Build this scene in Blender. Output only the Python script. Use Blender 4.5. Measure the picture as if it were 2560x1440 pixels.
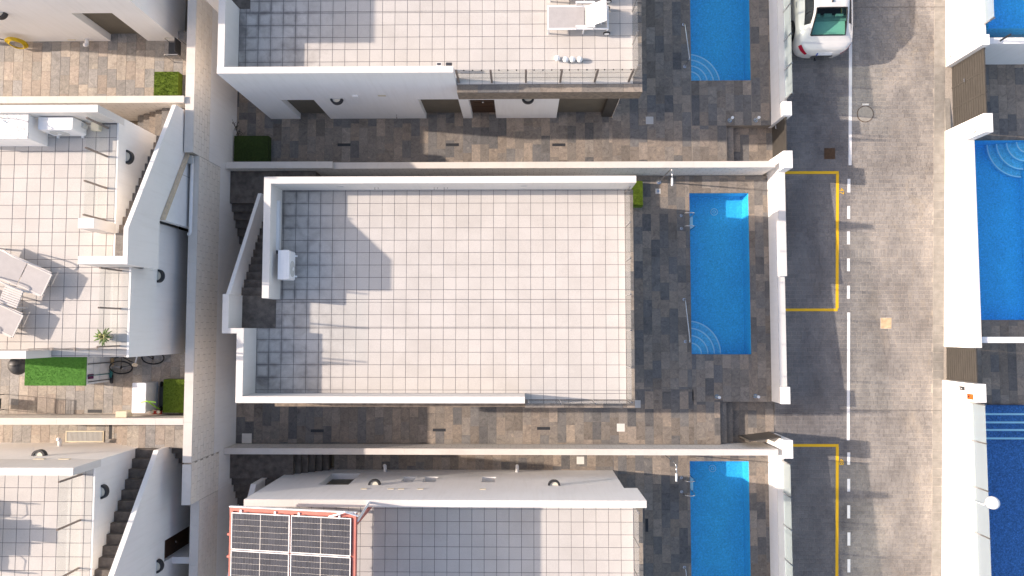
import bpy, math, random
from mathutils import Matrix, Vector, Euler
rnd = random.Random(7)
for o in list(bpy.data.objects): bpy.data.objects.remove(o)
S = bpy.context.scene
COL = S.collection

# ---------------------------------------------------------------- camera
CAM_H = 25.0                       # metres above the middle patio (z = 0)
FPX = 1800.0                       # focal length for a 2560 px wide frame
PITCH, ROLL = math.atan(102 / FPX), math.atan(25 / FPX)
cam = bpy.data.cameras.new('camera'); cam.sensor_width = 36.0; cam.lens = FPX / 2560 * 36
cam.clip_start = 0.5; cam.clip_end = 600
camo = bpy.data.objects.new('camera', cam); COL.objects.link(camo)
camo.location = (0, 0, CAM_H); camo.rotation_euler = (PITCH, ROLL, 0)
S.camera = camo
# ---------------------------------------------------------------- sky, sun, exposure
SUN_COT, SUN_DY = 2.0, -0.085      # shadow length per metre of height, and its drift in y per metre of x
sun_dir = Vector((1.0, SUN_DY, 0)).normalized() * SUN_COT + Vector((0, 0, -1)); sun_dir.normalize()
ELEV = math.asin(-sun_dir.z)
w = bpy.data.worlds.new('World'); S.world = w; w.use_nodes = True
nt = w.node_tree; nt.nodes.clear()
sky = nt.nodes.new('ShaderNodeTexSky'); sky.sky_type = 'NISHITA'; sky.sun_disc = False
sky.sun_elevation = ELEV
sky.sun_rotation = math.atan2(-sun_dir.x, -sun_dir.y)
sky.altitude = 50; sky.air_density = 1.0; sky.dust_density = 2.2; sky.ozone_density = 1.0
bg = nt.nodes.new('ShaderNodeBackground'); bg.inputs[1].default_value = 0.15
wo = nt.nodes.new('ShaderNodeOutputWorld')
nt.links.new(sky.outputs[0], bg.inputs[0]); nt.links.new(bg.outputs[0], wo.inputs[0])
sun = bpy.data.lights.new('sun', 'SUN'); sun.energy = 3.15; sun.angle = math.radians(0.6); sun.color = (1.0, 0.945, 0.89)
suno = bpy.data.objects.new('sun', sun); COL.objects.link(suno); suno.location = (-40, 4, 30)
suno.rotation_euler = sun_dir.to_track_quat('-Z', 'Y').to_euler()
S.view_settings.view_transform = 'Standard'; S.view_settings.look = 'None'
S.view_settings.use_white_balance = True; S.view_settings.white_balance_temperature = 7500; S.view_settings.white_balance_tint = 16
S.view_settings.exposure = 1.03; S.view_settings.gamma = 1.0; S.view_settings.use_curve_mapping = False
S.render.engine = 'CYCLES'; S.cycles.max_bounces = 14; S.cycles.diffuse_bounces = 12; S.cycles.transparent_max_bounces = 12
S.cycles.use_denoising = True

# ---------------------------------------------------------------- survey: photo measurement + known height -> metres
_R = Euler((PITCH, ROLL, 0)).to_matrix()
def P(u, v, z):
    d = _R @ Vector(((u - 1280) / FPX, -(v - 720) / FPX, -1.0))
    t = (z - CAM_H) / d.z
    return Vector((d.x * t, d.y * t, z))
def X(u, v, z): return P(u, v, z).x
def Y(u, v, z): return P(u, v, z).y
def rect(u0, v0, u1, v1, z):
    um, vm = (u0 + u1) / 2, (v0 + v1) / 2
    return X(u0, vm, z), X(u1, vm, z), Y(um, v1, z), Y(um, v0, z)
def street_z(y): return -0.28 + 0.066 * y
def PS(u, v, lift=0.0):                       # a point on the sloping street
    p = P(u, v, 0)
    for _ in range(5): p = P(u, v, street_z(p.y) + lift)
    return p

# ---------------------------------------------------------------- materials
MATS = {}
def nodes(name):
    m = bpy.data.materials.new(name); m.use_nodes = True; MATS[name] = m
    t = m.node_tree; b = t.nodes['Principled BSDF']
    return m, t, b
def N(t, kind, **kw):
    n = t.nodes.new(kind)
    for k, v in kw.items(): setattr(n, k, v)
    return n
def coords(t, objrand=True):
    g = N(t, 'ShaderNodeNewGeometry'); oi = N(t, 'ShaderNodeObjectInfo')
    a = N(t, 'ShaderNodeMath', operation='ADD'); t.links.new(oi.outputs['Random'], a.inputs[0]); t.links.new(g.outputs['Random Per Island'], a.inputs[1])
    f = N(t, 'ShaderNodeMath', operation='FRACT'); t.links.new(a.outputs[0], f.inputs[0])
    mul = N(t, 'ShaderNodeMath', operation='MULTIPLY'); mul.inputs[1].default_value = 60 if objrand else 0
    t.links.new(f.outputs[0], mul.inputs[0])
    va = N(t, 'ShaderNodeVectorMath', operation='ADD'); t.links.new(g.outputs['Position'], va.inputs[0]); t.links.new(mul.outputs[0], va.inputs[1])
    return va.outputs[0], f.outputs[0], g.outputs['Position']
def ramp(t, fac, stops, interp='LINEAR'):
    r = N(t, 'ShaderNodeValToRGB'); r.color_ramp.interpolation = interp
    e = r.color_ramp.elements
    while len(e) < len(stops): e.new(0.5)
    for el, (p, c) in zip(e, stops): el.position = p; el.color = (*c, 1) if len(c) == 3 else c
    if fac is not None: t.links.new(fac, r.inputs[0])
    return r.outputs[0]
def noise(t, vec, scale, detail=4, rough=0.55, dist=0.0):
    n = N(t, 'ShaderNodeTexNoise'); n.inputs['Scale'].default_value = scale; n.inputs['Detail'].default_value = detail
    n.inputs['Roughness'].default_value = rough; n.inputs['Distortion'].default_value = dist
    t.links.new(vec, n.inputs['Vector']); return n.outputs['Fac']
def mixc(t, a, b, fac, mode='MIX'):
    m = N(t, 'ShaderNodeMix', data_type='RGBA', blend_type=mode)
    for sock, v in ((m.inputs[0], fac), (m.inputs[6], a), (m.inputs[7], b)):
        if hasattr(v, 'node'): t.links.new(v, sock)
        elif isinstance(v, (int, float)): sock.default_value = v
        else: sock.default_value = (*v, 1)
    return m.outputs[2]
def bump(t, b, h, strength=0.3, dist=0.02):
    n = N(t, 'ShaderNodeBump'); n.inputs['Strength'].default_value = strength; n.inputs['Distance'].default_value = dist
    t.links.new(h, n.inputs['Height']); t.links.new(n.outputs[0], b.inputs['Normal'])
def simple(name, c, rough=0.6, metal=0.0, var=0.12, scale=6.0, spec=0.4, bstr=0.0, fine=0.0, objvar=0.0):
    m, t, b = nodes(name)
    vec, r, pos = coords(t, False)
    n1 = noise(t, vec, scale, 5)
    lo = tuple(x * (1 - var) for x in c); hi = tuple(min(1, x * (1 + var * 0.6)) for x in c)
    col = ramp(t, n1, [(0.3, lo), (0.7, hi)])
    if fine:
        n2 = noise(t, vec, 90, 2); g = ramp(t, n2, [(0.35, (1 - fine,) * 3), (0.65, (1,) * 3)])
        col = mixc(t, col, g, 1.0, 'MULTIPLY')
    if objvar:
        g = ramp(t, r, [(0, (1 - objvar,) * 3), (1, (1,) * 3)]); col = mixc(t, col, g, 1.0, 'MULTIPLY')
    t.links.new(col, b.inputs['Base Color'])
    b.inputs['Roughness'].default_value = rough; b.inputs['Metallic'].default_value = metal
    b.inputs['Specular IOR Level'].default_value = spec
    if bstr: bump(t, b, noise(t, vec, scale * 12, 4), bstr, 0.01)
    return m
def plaster(name, c, streak=0.10):
    m, t, b = nodes(name)
    vec, r, pos = coords(t, False)
    big = noise(t, pos, 0.7, 5, 0.6); col = ramp(t, big, [(0.3, tuple(x * (1 - streak) for x in c)), (0.62, c)])
    mp = N(t, 'ShaderNodeMapping'); mp.inputs['Scale'].default_value = (6, 6, 0.5); t.links.new(pos, mp.inputs[0])
    st = ramp(t, noise(t, mp.outputs[0], 1.6, 4), [(0.30, (0.90, 0.89, 0.87)), (0.52, (1, 1, 1))])
    col = mixc(t, col, st, 0.35, 'MULTIPLY')
    t.links.new(col, b.inputs['Base Color']); b.inputs['Roughness'].default_value = 0.9; b.inputs['Specular IOR Level'].default_value = 0.2
    bump(t, b, noise(t, vec, 70, 3), 0.25, 0.004)
    return m
plaster('plaster', (0.86, 0.835, 0.81), 0.06)
plaster('parapet', (0.72, 0.685, 0.65), 0.08)  # toned-down copy of the wall plaster so sunlit tops read cream
plaster('plaster_white', (0.88, 0.865, 0.85), 0.04)
plaster('coping', (0.70, 0.655, 0.605), 0.12)
plaster('cream', (0.74, 0.66, 0.50), 0.08)
def block_mat():
    m, t, b = nodes('block'); vec, r, pos = coords(t)
    col = ramp(t, r, [(0, (0.84, 0.765, 0.675)), (1, (0.88, 0.81, 0.725))])
    g = ramp(t, noise(t, vec, 14, 5), [(0.3, (0.88,) * 3), (0.7, (1, 1, 1))]); col = mixc(t, col, g, 1, 'MULTIPLY')
    t.links.new(col, b.inputs['Base Color']); b.inputs['Roughness'].default_value = 0.92; bump(t, b, noise(t, vec, 60, 4), 0.4, 0.006)
block_mat()
simple('mortar', (0.40, 0.35, 0.29), 0.95, var=0.15, scale=8)
def slate(name, dark, stops, lift=1.0):
    m, t, b = nodes(name); vec, r, pos = coords(t)
    col = ramp(t, r, stops, 'CONSTANT')
    sh = N(t, 'ShaderNodeMath', operation='MULTIPLY'); sh.inputs[1].default_value = 7.31; t.links.new(r, sh.inputs[0])
    fr = N(t, 'ShaderNodeMath', operation='FRACT'); t.links.new(sh.outputs[0], fr.inputs[0])
    col = mixc(t, col, ramp(t, fr.outputs[0], [(0, (0.84,) * 3), (1, (1.14,) * 3)]), 1, 'MULTIPLY')
    v1 = ramp(t, noise(t, vec, 4.0, 8, 0.66, 1.4), [(0.28, (0.64, 0.63, 0.62)), (0.50, (1, 1, 1)), (0.62, (1.12, 1.1, 1.06)), (0.72, (1.6, 1.52, 1.42))])
    col = mixc(t, col, v1, 1, 'MULTIPLY')
    v2 = ramp(t, noise(t, vec, 26, 5, 0.7, 0.6), [(0.3, (0.78,) * 3), (0.65, (1.12,) * 3)]); col = mixc(t, col, v2, 1, 'MULTIPLY')
    t.links.new(col, b.inputs['Base Color']); b.inputs['Roughness'].default_value = 0.62; b.inputs['Specular IOR Level'].default_value = 0.3
    bump(t, b, noise(t, vec, 22, 6, 0.7), 0.35, 0.01)
slate('slate', 0, [(0, (0.275, 0.232, 0.195)), (0.16, (0.235, 0.208, 0.183)), (0.34, (0.172, 0.164, 0.157)), (0.50, (0.295, 0.246, 0.203)), (0.66, (0.212, 0.183, 0.157)), (0.80, (0.262, 0.232, 0.203)), (0.90, (0.152, 0.147, 0.145))])
slate('slate_pale', 0, [(0, (0.33, 0.30, 0.265)), (0.25, (0.38, 0.33, 0.28)), (0.5, (0.29, 0.275, 0.26)), (0.75, (0.35, 0.295, 0.25))])
simple('slate_dark', (0.15, 0.127, 0.11), 0.7, var=0.45, scale=5, fine=0.2)
simple('slate_band', (0.26, 0.205, 0.155), 0.65, var=0.35, scale=7, fine=0.15)
simple('grout', (0.27, 0.235, 0.20), 0.95)
simple('grout_pale', (0.36, 0.32, 0.28), 0.95)
simple('grout_dark', (0.12, 0.115, 0.125), 0.95)
def rooftile():
    m, t, b = nodes('terrace_tile'); vec, r, pos = coords(t)
    col = ramp(t, r, [(0, (0.515, 0.488, 0.46)), (0.5, (0.53, 0.503, 0.475)), (1, (0.545, 0.517, 0.489))])
    sp = ramp(t, noise(t, vec, 60, 3, 0.7), [(0.3, (0.86,) * 3), (0.6, (1.03,) * 3)]); col = mixc(t, col, sp, 1, 'MULTIPLY')
    cl = ramp(t, noise(t, pos, 1.1, 5, 0.6), [(0.3, (0.93, 0.925, 0.92)), (0.6, (1.02,) * 3)]); col = mixc(t, col, cl, 1, 'MULTIPLY')
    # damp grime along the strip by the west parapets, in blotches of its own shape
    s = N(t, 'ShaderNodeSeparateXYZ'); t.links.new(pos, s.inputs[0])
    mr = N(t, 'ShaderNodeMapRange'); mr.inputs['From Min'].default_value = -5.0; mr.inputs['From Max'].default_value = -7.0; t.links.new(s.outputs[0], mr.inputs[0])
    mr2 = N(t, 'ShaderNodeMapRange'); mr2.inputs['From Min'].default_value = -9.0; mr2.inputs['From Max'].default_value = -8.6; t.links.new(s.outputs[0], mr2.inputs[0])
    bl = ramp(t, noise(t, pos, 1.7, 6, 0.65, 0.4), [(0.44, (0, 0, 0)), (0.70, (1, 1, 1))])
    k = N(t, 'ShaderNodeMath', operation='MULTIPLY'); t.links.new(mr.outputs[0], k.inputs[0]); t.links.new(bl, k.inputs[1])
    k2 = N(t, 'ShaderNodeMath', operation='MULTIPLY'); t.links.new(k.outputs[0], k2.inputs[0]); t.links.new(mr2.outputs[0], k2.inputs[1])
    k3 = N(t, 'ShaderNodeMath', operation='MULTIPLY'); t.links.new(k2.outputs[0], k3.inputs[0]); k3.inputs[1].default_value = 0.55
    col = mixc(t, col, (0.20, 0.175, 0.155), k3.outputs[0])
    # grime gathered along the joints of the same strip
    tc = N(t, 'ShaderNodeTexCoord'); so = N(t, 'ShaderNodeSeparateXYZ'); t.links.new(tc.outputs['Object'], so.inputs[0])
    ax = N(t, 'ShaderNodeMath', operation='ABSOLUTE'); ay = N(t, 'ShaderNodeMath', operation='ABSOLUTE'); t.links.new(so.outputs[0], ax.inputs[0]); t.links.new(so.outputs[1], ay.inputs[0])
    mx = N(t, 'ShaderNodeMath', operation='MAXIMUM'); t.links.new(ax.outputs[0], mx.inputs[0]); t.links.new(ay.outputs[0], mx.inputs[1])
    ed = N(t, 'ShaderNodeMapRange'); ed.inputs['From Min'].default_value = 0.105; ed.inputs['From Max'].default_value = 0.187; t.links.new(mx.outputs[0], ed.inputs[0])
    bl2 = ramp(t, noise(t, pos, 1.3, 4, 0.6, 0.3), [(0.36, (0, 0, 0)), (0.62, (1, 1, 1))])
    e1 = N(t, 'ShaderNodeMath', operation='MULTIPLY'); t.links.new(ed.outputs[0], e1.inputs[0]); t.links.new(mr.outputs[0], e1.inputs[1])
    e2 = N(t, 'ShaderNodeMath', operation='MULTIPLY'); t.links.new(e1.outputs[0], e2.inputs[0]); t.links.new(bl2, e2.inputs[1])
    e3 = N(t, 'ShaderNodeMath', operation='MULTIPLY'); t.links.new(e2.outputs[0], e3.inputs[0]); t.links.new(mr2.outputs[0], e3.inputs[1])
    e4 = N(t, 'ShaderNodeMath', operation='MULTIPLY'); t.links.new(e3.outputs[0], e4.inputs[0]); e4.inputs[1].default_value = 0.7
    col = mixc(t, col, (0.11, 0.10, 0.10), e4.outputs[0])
    t.links.new(col, b.inputs['Base Color']); b.inputs['Roughness'].default_value = 0.8; b.inputs['Specular IOR Level'].default_value = 0.25
    bump(t, b, noise(t, vec, 90, 3), 0.2, 0.004)
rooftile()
def sett_mat(name, lo, hi):
    m, t, b = nodes(name); vec, r, pos = coords(t)
    col = ramp(t, r, [(0, lo), (1, hi)])
    mp = N(t, 'ShaderNodeMapping'); mp.inputs['Scale'].default_value = (1.0, 0.55, 1); t.links.new(pos, mp.inputs[0])
    big = noise(t, mp.outputs[0], 0.75, 7, 0.62, 0.5)
    col = mixc(t, col, ramp(t, big, [(0.30, (0.66, 0.65, 0.65)), (0.5, (0.98,) * 3), (0.68, (1.34, 1.31, 1.26))]), 1, 'MULTIPLY')
    col = mixc(t, col, ramp(t, noise(t, pos, 22, 5, 0.7), [(0.3, (0.74,) * 3), (0.7, (1.18,) * 3)]), 1, 'MULTIPLY')
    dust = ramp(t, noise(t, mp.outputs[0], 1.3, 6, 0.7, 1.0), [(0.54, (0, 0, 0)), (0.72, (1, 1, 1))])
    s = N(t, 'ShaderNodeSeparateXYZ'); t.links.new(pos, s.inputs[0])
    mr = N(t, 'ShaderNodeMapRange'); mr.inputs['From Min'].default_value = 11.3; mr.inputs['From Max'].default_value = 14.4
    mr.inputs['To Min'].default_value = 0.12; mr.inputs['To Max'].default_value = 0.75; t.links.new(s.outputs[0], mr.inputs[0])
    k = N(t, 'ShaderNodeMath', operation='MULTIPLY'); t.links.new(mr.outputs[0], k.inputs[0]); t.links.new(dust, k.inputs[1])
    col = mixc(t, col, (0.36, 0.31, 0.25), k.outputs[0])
    # setts of the parking lane inside the white line are coloured darker and cooler
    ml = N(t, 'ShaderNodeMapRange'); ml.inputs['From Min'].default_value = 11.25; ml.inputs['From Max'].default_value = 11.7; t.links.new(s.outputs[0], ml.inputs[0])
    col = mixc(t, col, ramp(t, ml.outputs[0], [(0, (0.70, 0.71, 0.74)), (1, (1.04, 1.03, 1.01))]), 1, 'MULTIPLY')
    t.links.new(col, b.inputs['Base Color']); b.inputs['Roughness'].default_value = 0.85; b.inputs['Specular IOR Level'].default_value = 0.25
    bump(t, b, noise(t, pos, 30, 5, 0.7), 0.4, 0.008)
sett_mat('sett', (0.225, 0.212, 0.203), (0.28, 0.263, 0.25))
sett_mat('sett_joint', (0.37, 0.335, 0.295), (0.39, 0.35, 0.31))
simple('earth', (0.22, 0.18, 0.13), 0.95, var=0.3, scale=0.8)
def worn_paint(name, c, under):
    m, t, b = nodes(name); vec, r, pos = coords(t, False)
    k = ramp(t, noise(t, pos, 18, 6, 0.75), [(0.66, (0, 0, 0)), (0.84, (1, 1, 1))])
    col = mixc(t, c, under, k); t.links.new(col, b.inputs['Base Color']); b.inputs['Roughness'].default_value = 0.7
worn_paint('yellow_paint', (0.84, 0.47, 0.012), (0.60, 0.35, 0.04))
worn_paint('white_paint', (0.80, 0.79, 0.77), (0.45, 0.43, 0.41))
simple('shutter', (0.17, 0.145, 0.11), 0.55, var=0.1, scale=3)
simple('wood_door', (0.075, 0.036, 0.018), 0.45, var=0.4, scale=9)
simple('gate_metal', (0.058, 0.053, 0.047), 0.5, metal=0.0, var=0.12, scale=6)
simple('steel', (0.62, 0.62, 0.62), 0.25, metal=1.0, var=0.05)
simple('rail_metal', (0.30, 0.25, 0.22), 0.45, metal=0.4, var=0.08)
simple('white_metal', (0.84, 0.84, 0.84), 0.35, var=0.03)
simple('sling', (0.43, 0.41, 0.405), 0.85, var=0.06, fine=0.12)
simple('sling_white', (0.60, 0.565, 0.54), 0.85, var=0.05, fine=0.08)
simple('dark_grey', (0.035, 0.037, 0.042), 0.5, var=0.15)
simple('black', (0.015, 0.015, 0.016), 0.45, var=0.2)
simple('rubber_seal', (0.17, 0.155, 0.145), 0.9, var=0.3)
simple('rubber', (0.025, 0.025, 0.025), 0.85, var=0.2)
simple('red_steel', (0.52, 0.165, 0.13), 0.45, var=0.18, scale=4)
simple('solar_cell', (0.066, 0.067, 0.078), 0.28, var=0.15, scale=3, objvar=0.25)
simple('lamp_diffuser', (0.72, 0.68, 0.58), 0.4, var=0.03)
def pool_mat(name, c, grain=0.22, tile=0.10):
    m, t, b = nodes(name); vec, r, pos = coords(t, False)
    g1 = ramp(t, noise(t, pos, 16, 3, 0.7), [(0.32, (1 - grain,) * 3), (0.68, (1 + grain * 0.5,) * 3)])
    g2 = ramp(t, noise(t, pos, 1.4, 5, 0.6, 0.6), [(0.3, (0.90, 0.92, 0.95)), (0.7, (1.05, 1.04, 1.02))])
    br = N(t, 'ShaderNodeTexVoronoi'); br.inputs['Scale'].default_value = 34; t.links.new(pos, br.inputs['Vector'])
    g3 = ramp(t, br.outputs['Color'], [(0.1, (1 - tile * 1.6,) * 3), (0.9, (1 + tile,) * 3)])
    col = mixc(t, mixc(t, mixc(t, c, g1, 1, 'MULTIPLY'), g2, 1, 'MULTIPLY'), g3, 1, 'MULTIPLY')
    t.links.new(col, b.inputs['Base Color']); b.inputs['Roughness'].default_value = 0.4
pool_mat('pool_tile', (0.008, 0.54, 0.86)); pool_mat('pool_tile_pale', (0.13, 0.62, 0.88)); pool_mat('pool_tile_deep', (0.006, 0.52, 0.92)); pool_mat('pool_mosaic', (0.055, 0.19, 0.48), 0.4, 0.25)
simple('pool_white', (0.62, 0.80, 0.90), 0.4, var=0.05)
simple('hatch_grey', (0.50, 0.50, 0.49), 0.6, var=0.06)
simple('hatch_white', (0.74, 0.71, 0.66), 0.6, var=0.06)
simple('grate', (0.03, 0.032, 0.036), 0.5, var=0.2)
simple('flashing', (0.60, 0.49, 0.37), 0.7, var=0.15)
simple('window_panel', (0.42, 0.39, 0.35), 0.6, var=0.1)
simple('grass', (0.15, 0.235, 0.022), 0.9, var=0.3, scale=14, fine=0.3)
simple('grass_bright', (0.075, 0.25, 0.035), 0.9, var=0.15, scale=14, fine=0.25)
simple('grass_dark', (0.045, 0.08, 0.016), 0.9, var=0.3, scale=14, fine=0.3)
simple('leaf', (0.09, 0.16, 0.03), 0.6, var=0.35, scale=10)
simple('leaf_dry', (0.36, 0.34, 0.13), 0.7, var=0.3, scale=10)
simple('twig', (0.05, 0.042, 0.03), 0.8, var=0.3)
simple('terracotta', (0.55, 0.50, 0.44), 0.8, var=0.1)
simple('yellow_hose', (0.60, 0.40, 0.01), 0.4, var=0.25, scale=10)
simple('doormat', (0.22, 0.075, 0.025), 0.95, var=0.3, scale=30)
simple('purple', (0.10, 0.012, 0.07), 0.9, var=0.25)
simple('teal', (0.02, 0.16, 0.17), 0.5)
simple('lime', (0.30, 0.62, 0.05), 0.4)
simple('red_plastic', (0.55, 0.03, 0.02), 0.4)
simple('orange_sign', (0.78, 0.11, 0.015), 0.5, var=0.15, scale=30)
simple('wood_light', (0.50, 0.36, 0.20), 0.7, var=0.2, scale=12)
simple('cover_white', (0.78, 0.78, 0.80), 0.3, var=0.08, scale=8, bstr=0.6)
simple('board_white', (0.62, 0.63, 0.64), 0.5, var=0.06)
simple('concrete', (0.30, 0.28, 0.25), 0.9, var=0.2, scale=5, fine=0.2)
simple('manhole', (0.40, 0.36, 0.31), 0.7, var=0.2, scale=12, fine=0.2)
simple('rust', (0.10, 0.055, 0.03), 0.9, var=0.4, scale=12)
simple('tan_stone', (0.62, 0.44, 0.27), 0.8, var=0.3, scale=9)
simple('globe_white', (0.87, 0.87, 0.86), 0.3, var=0.02)
simple('chrome_alloy', (0.55, 0.55, 0.56), 0.3, metal=0.9, var=0.1)
simple('tail_lamp', (0.45, 0.006, 0.03), 0.15, var=0.1)
simple('plate', (0.70, 0.72, 0.75), 0.4)
simple('plate_blue', (0.02, 0.08, 0.35), 0.4)
simple('ac_grey', (0.55, 0.55, 0.53), 0.6, var=0.05)
def granite():
    m, t, b = nodes('granite'); vec, r, pos = coords(t, False)
    col = ramp(t, noise(t, pos, 24, 5, 0.7), [(0.36, (0.28, 0.27, 0.28)), (0.45, (0.70, 0.68, 0.66)), (0.6, (0.82, 0.80, 0.78))])
    t.links.new(col, b.inputs['Base Color']); b.inputs['Roughness'].default_value = 0.2
granite()
def car_paint():
    m, t, b = nodes('car_paint'); b.inputs['Base Color'].default_value = (0.66, 0.645, 0.62, 1); b.inputs['Roughness'].default_value = 0.3
    b.inputs['Coat Weight'].default_value = 1.0; b.inputs['Coat Roughness'].default_value = 0.05
car_paint()
def car_glass():
    m, t, b = nodes('car_glass'); b.inputs['Base Color'].default_value = (0.01, 0.012, 0.015, 1); b.inputs['Roughness'].default_value = 0.04; b.inputs['Specular IOR Level'].default_value = 0.8
car_glass()
def clear(name, tint, refl=1.0, milk=0.0, milk_c=(0.8, 0.9, 0.88), ior=1.45, rough=0.0, wav=0.0):
    m, t, b = nodes(name); t.nodes.remove(b)
    out = t.nodes['Material Output']
    tr = N(t, 'ShaderNodeBsdfTransparent'); tr.inputs[0].default_value = (*tint, 1)
    gl = N(t, 'ShaderNodeBsdfGlossy'); gl.inputs['Roughness'].default_value = rough
    f0 = ((ior - 1) / (ior + 1)) ** 2
    fr = N(t, 'ShaderNodeLayerWeight'); fr.inputs['Blend'].default_value = 0.5          # facing term, the same from both sides of the pane
    pw = N(t, 'ShaderNodeMath', operation='POWER'); pw.inputs[1].default_value = 5.0; t.links.new(fr.outputs['Facing'], pw.inputs[0])
    mul = N(t, 'ShaderNodeMath', operation='MULTIPLY_ADD'); mul.inputs[1].default_value = (1 - f0) * refl; mul.inputs[2].default_value = f0 * refl; t.links.new(pw.outputs[0], mul.inputs[0])
    mx = N(t, 'ShaderNodeMixShader'); t.links.new(mul.outputs[0], mx.inputs[0]); t.links.new(tr.outputs[0], mx.inputs[1]); t.links.new(gl.outputs[0], mx.inputs[2])
    last = mx.outputs[0]
    if milk:
        di = N(t, 'ShaderNodeBsdfDiffuse'); di.inputs[0].default_value = (*milk_c, 1)
        tl = N(t, 'ShaderNodeBsdfTranslucent'); tl.inputs[0].default_value = (*milk_c, 1)
        ad = N(t, 'ShaderNodeMixShader'); ad.inputs[0].default_value = 0.5; t.links.new(di.outputs[0], ad.inputs[1]); t.links.new(tl.outputs[0], ad.inputs[2])
        m2 = N(t, 'ShaderNodeMixShader'); m2.inputs[0].default_value = milk; t.links.new(last, m2.inputs[1]); t.links.new(ad.outputs[0], m2.inputs[2]); last = m2.outputs[0]
    if wav:
        g = N(t, 'ShaderNodeNewGeometry'); bm = N(t, 'ShaderNodeBump'); bm.inputs['Strength'].default_value = wav; bm.inputs['Distance'].default_value = 0.03
        t.links.new(noise(t, g.outputs['Position'], 5.0, 3, 0.5, 0.8), bm.inputs['Height'])
        t.links.new(bm.outputs[0], gl.inputs['Normal']); t.links.new(bm.outputs[0], fr.inputs['Normal'])
    t.links.new(last, out.inputs['Surface'])
clear('glass', (0.975, 0.99, 0.985))
clear('frosted', (0.88, 0.94, 0.93), milk=0.34, milk_c=(0.74, 0.80, 0.80))
clear('car_tint', (0.42, 0.80, 0.72), refl=1.0)
clear('water', (0.72, 0.95, 1.0), ior=1.33, wav=0.35)

# ---------------------------------------------------------------- mesh helpers
class MB:
    def __init__(s): s.v = []; s.f = []
    def quad(s, *pts):
        i = len(s.v); s.v += [tuple(p) for p in pts]; s.f.append(tuple(range(i, i + len(pts)))); return s
    def box(s, x0, x1, y0, y1, z0, z1):
        if x0 > x1: x0, x1 = x1, x0
        if y0 > y1: y0, y1 = y1, y0
        i = len(s.v)
        s.v += [(x0, y0, z0), (x1, y0, z0), (x1, y1, z0), (x0, y1, z0), (x0, y0, z1), (x1, y0, z1), (x1, y1, z1), (x0, y1, z1)]
        s.f += [tuple(i + k for k in f) for f in ((0, 3, 2, 1), (4, 5, 6, 7), (0, 1, 5, 4), (1, 2, 6, 5), (2, 3, 7, 6), (3, 0, 4, 7))]
        return s
    def prism(s, poly, a0, a1, axis='x'):      # poly of 2-D points, extruded along an axis
        n = len(poly); i = len(s.v)
        ar = sum(poly[k][0] * poly[(k + 1) % n][1] - poly[(k + 1) % n][0] * poly[k][1] for k in range(n))
        if ar < 0: poly = poly[::-1]
        mk = {'x': lambda p, a: (a, p[0], p[1]), 'y': lambda p, a: (p[0], a, p[1]), 'z': lambda p, a: (p[0], p[1], a)}[axis]
        s.v += [mk(p, a0) for p in poly] + [mk(p, a1) for p in poly]
        flip = (axis == 'y')
        def F(t): s.f.append(tuple(t[::-1]) if flip else tuple(t))
        F([i + k for k in range(n)][::-1]); F([i + n + k for k in range(n)])
        for k in range(n): F([i + k, i + (k + 1) % n, i + n + (k + 1) % n, i + n + k])
        return s
    def tube(s, pts, r, n=8, cap=True):
        pts = [Vector(p) for p in pts]; rings = []
        rr = r if isinstance(r, (list, tuple)) else [r] * len(pts)
        for k, p in enumerate(pts):
            d = (pts[min(k + 1, len(pts) - 1)] - pts[max(k - 1, 0)]).normalized()
            a = d.cross(Vector((0, 0, 1)))
            if a.length < 1e-3: a = d.cross(Vector((0, 1, 0)))
            a.normalize(); b = d.cross(a).normalized()
            i = len(s.v)
            for j in range(n):
                t = 2 * math.pi * j / n; s.v.append(tuple(p + (a * math.cos(t) + b * math.sin(t)) * rr[k]))
            rings.append(i)
        for k in range(len(rings) - 1):
            for j in range(n):
                j2 = (j + 1) % n; s.f.append((rings[k] + j, rings[k] + j2, rings[k + 1] + j2, rings[k + 1] + j))
        if cap:
            s.f.append(tuple(rings[0] + j for j in range(n))[::-1]); s.f.append(tuple(rings[-1] + j for j in range(n)))
        return s
    def lathe(s, c, prof, n=20):               # prof: (radius, z) pairs about a vertical axis through c
        c = Vector(c); rings = []
        for r, z in prof:
            i = len(s.v); rings.append(i)
            for j in range(n):
                t = 2 * math.pi * j / n; s.v.append((c.x + r * math.cos(t), c.y + r * math.sin(t), c.z + z))
        for k in range(len(rings) - 1):
            for j in range(n):
                j2 = (j + 1) % n; s.f.append((rings[k] + j, rings[k] + j2, rings[k + 1] + j2, rings[k + 1] + j))
        s.f.append(tuple(rings[0] + j for j in range(n))[::-1]); s.f.append(tuple(rings[-1] + j for j in range(n)))
        return s
    def ball(s, c, r, n=16, m=10, sz=1.0):
        return s.lathe(c, [(max(1e-4, r * math.sin(math.pi * k / m)), -r * sz * math.cos(math.pi * k / m)) for k in range(m + 1)], n)
    def xf(s, M):
        s.v = [tuple(M @ Vector(p)) for p in s.v]; return s
    def mesh(s, name, off=(0, 0, 0)):
        me = bpy.data.meshes.new(name)
        me.from_pydata([(a - off[0], b - off[1], c - off[2]) for a, b, c in s.v], [], s.f); me.update(); return me
    def build(s, name, mat, parent=None, smooth=False, local=False, kind=None):
        off = (0, 0, 0) if (parent is None or local) else wloc(parent)
        me = s.mesh(name, off); me.materials.append(MATS[mat])
        if smooth:
            for p in me.polygons: p.use_smooth = True
        o = bpy.data.objects.new(name, me); COL.objects.link(o)
        if parent is not None: o.parent = parent
        if kind: o['kind'] = kind
        return o
def wloc(o):
    p = Vector((0, 0, 0))
    while o is not None: p += o.location; o = o.parent
    return p
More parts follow.
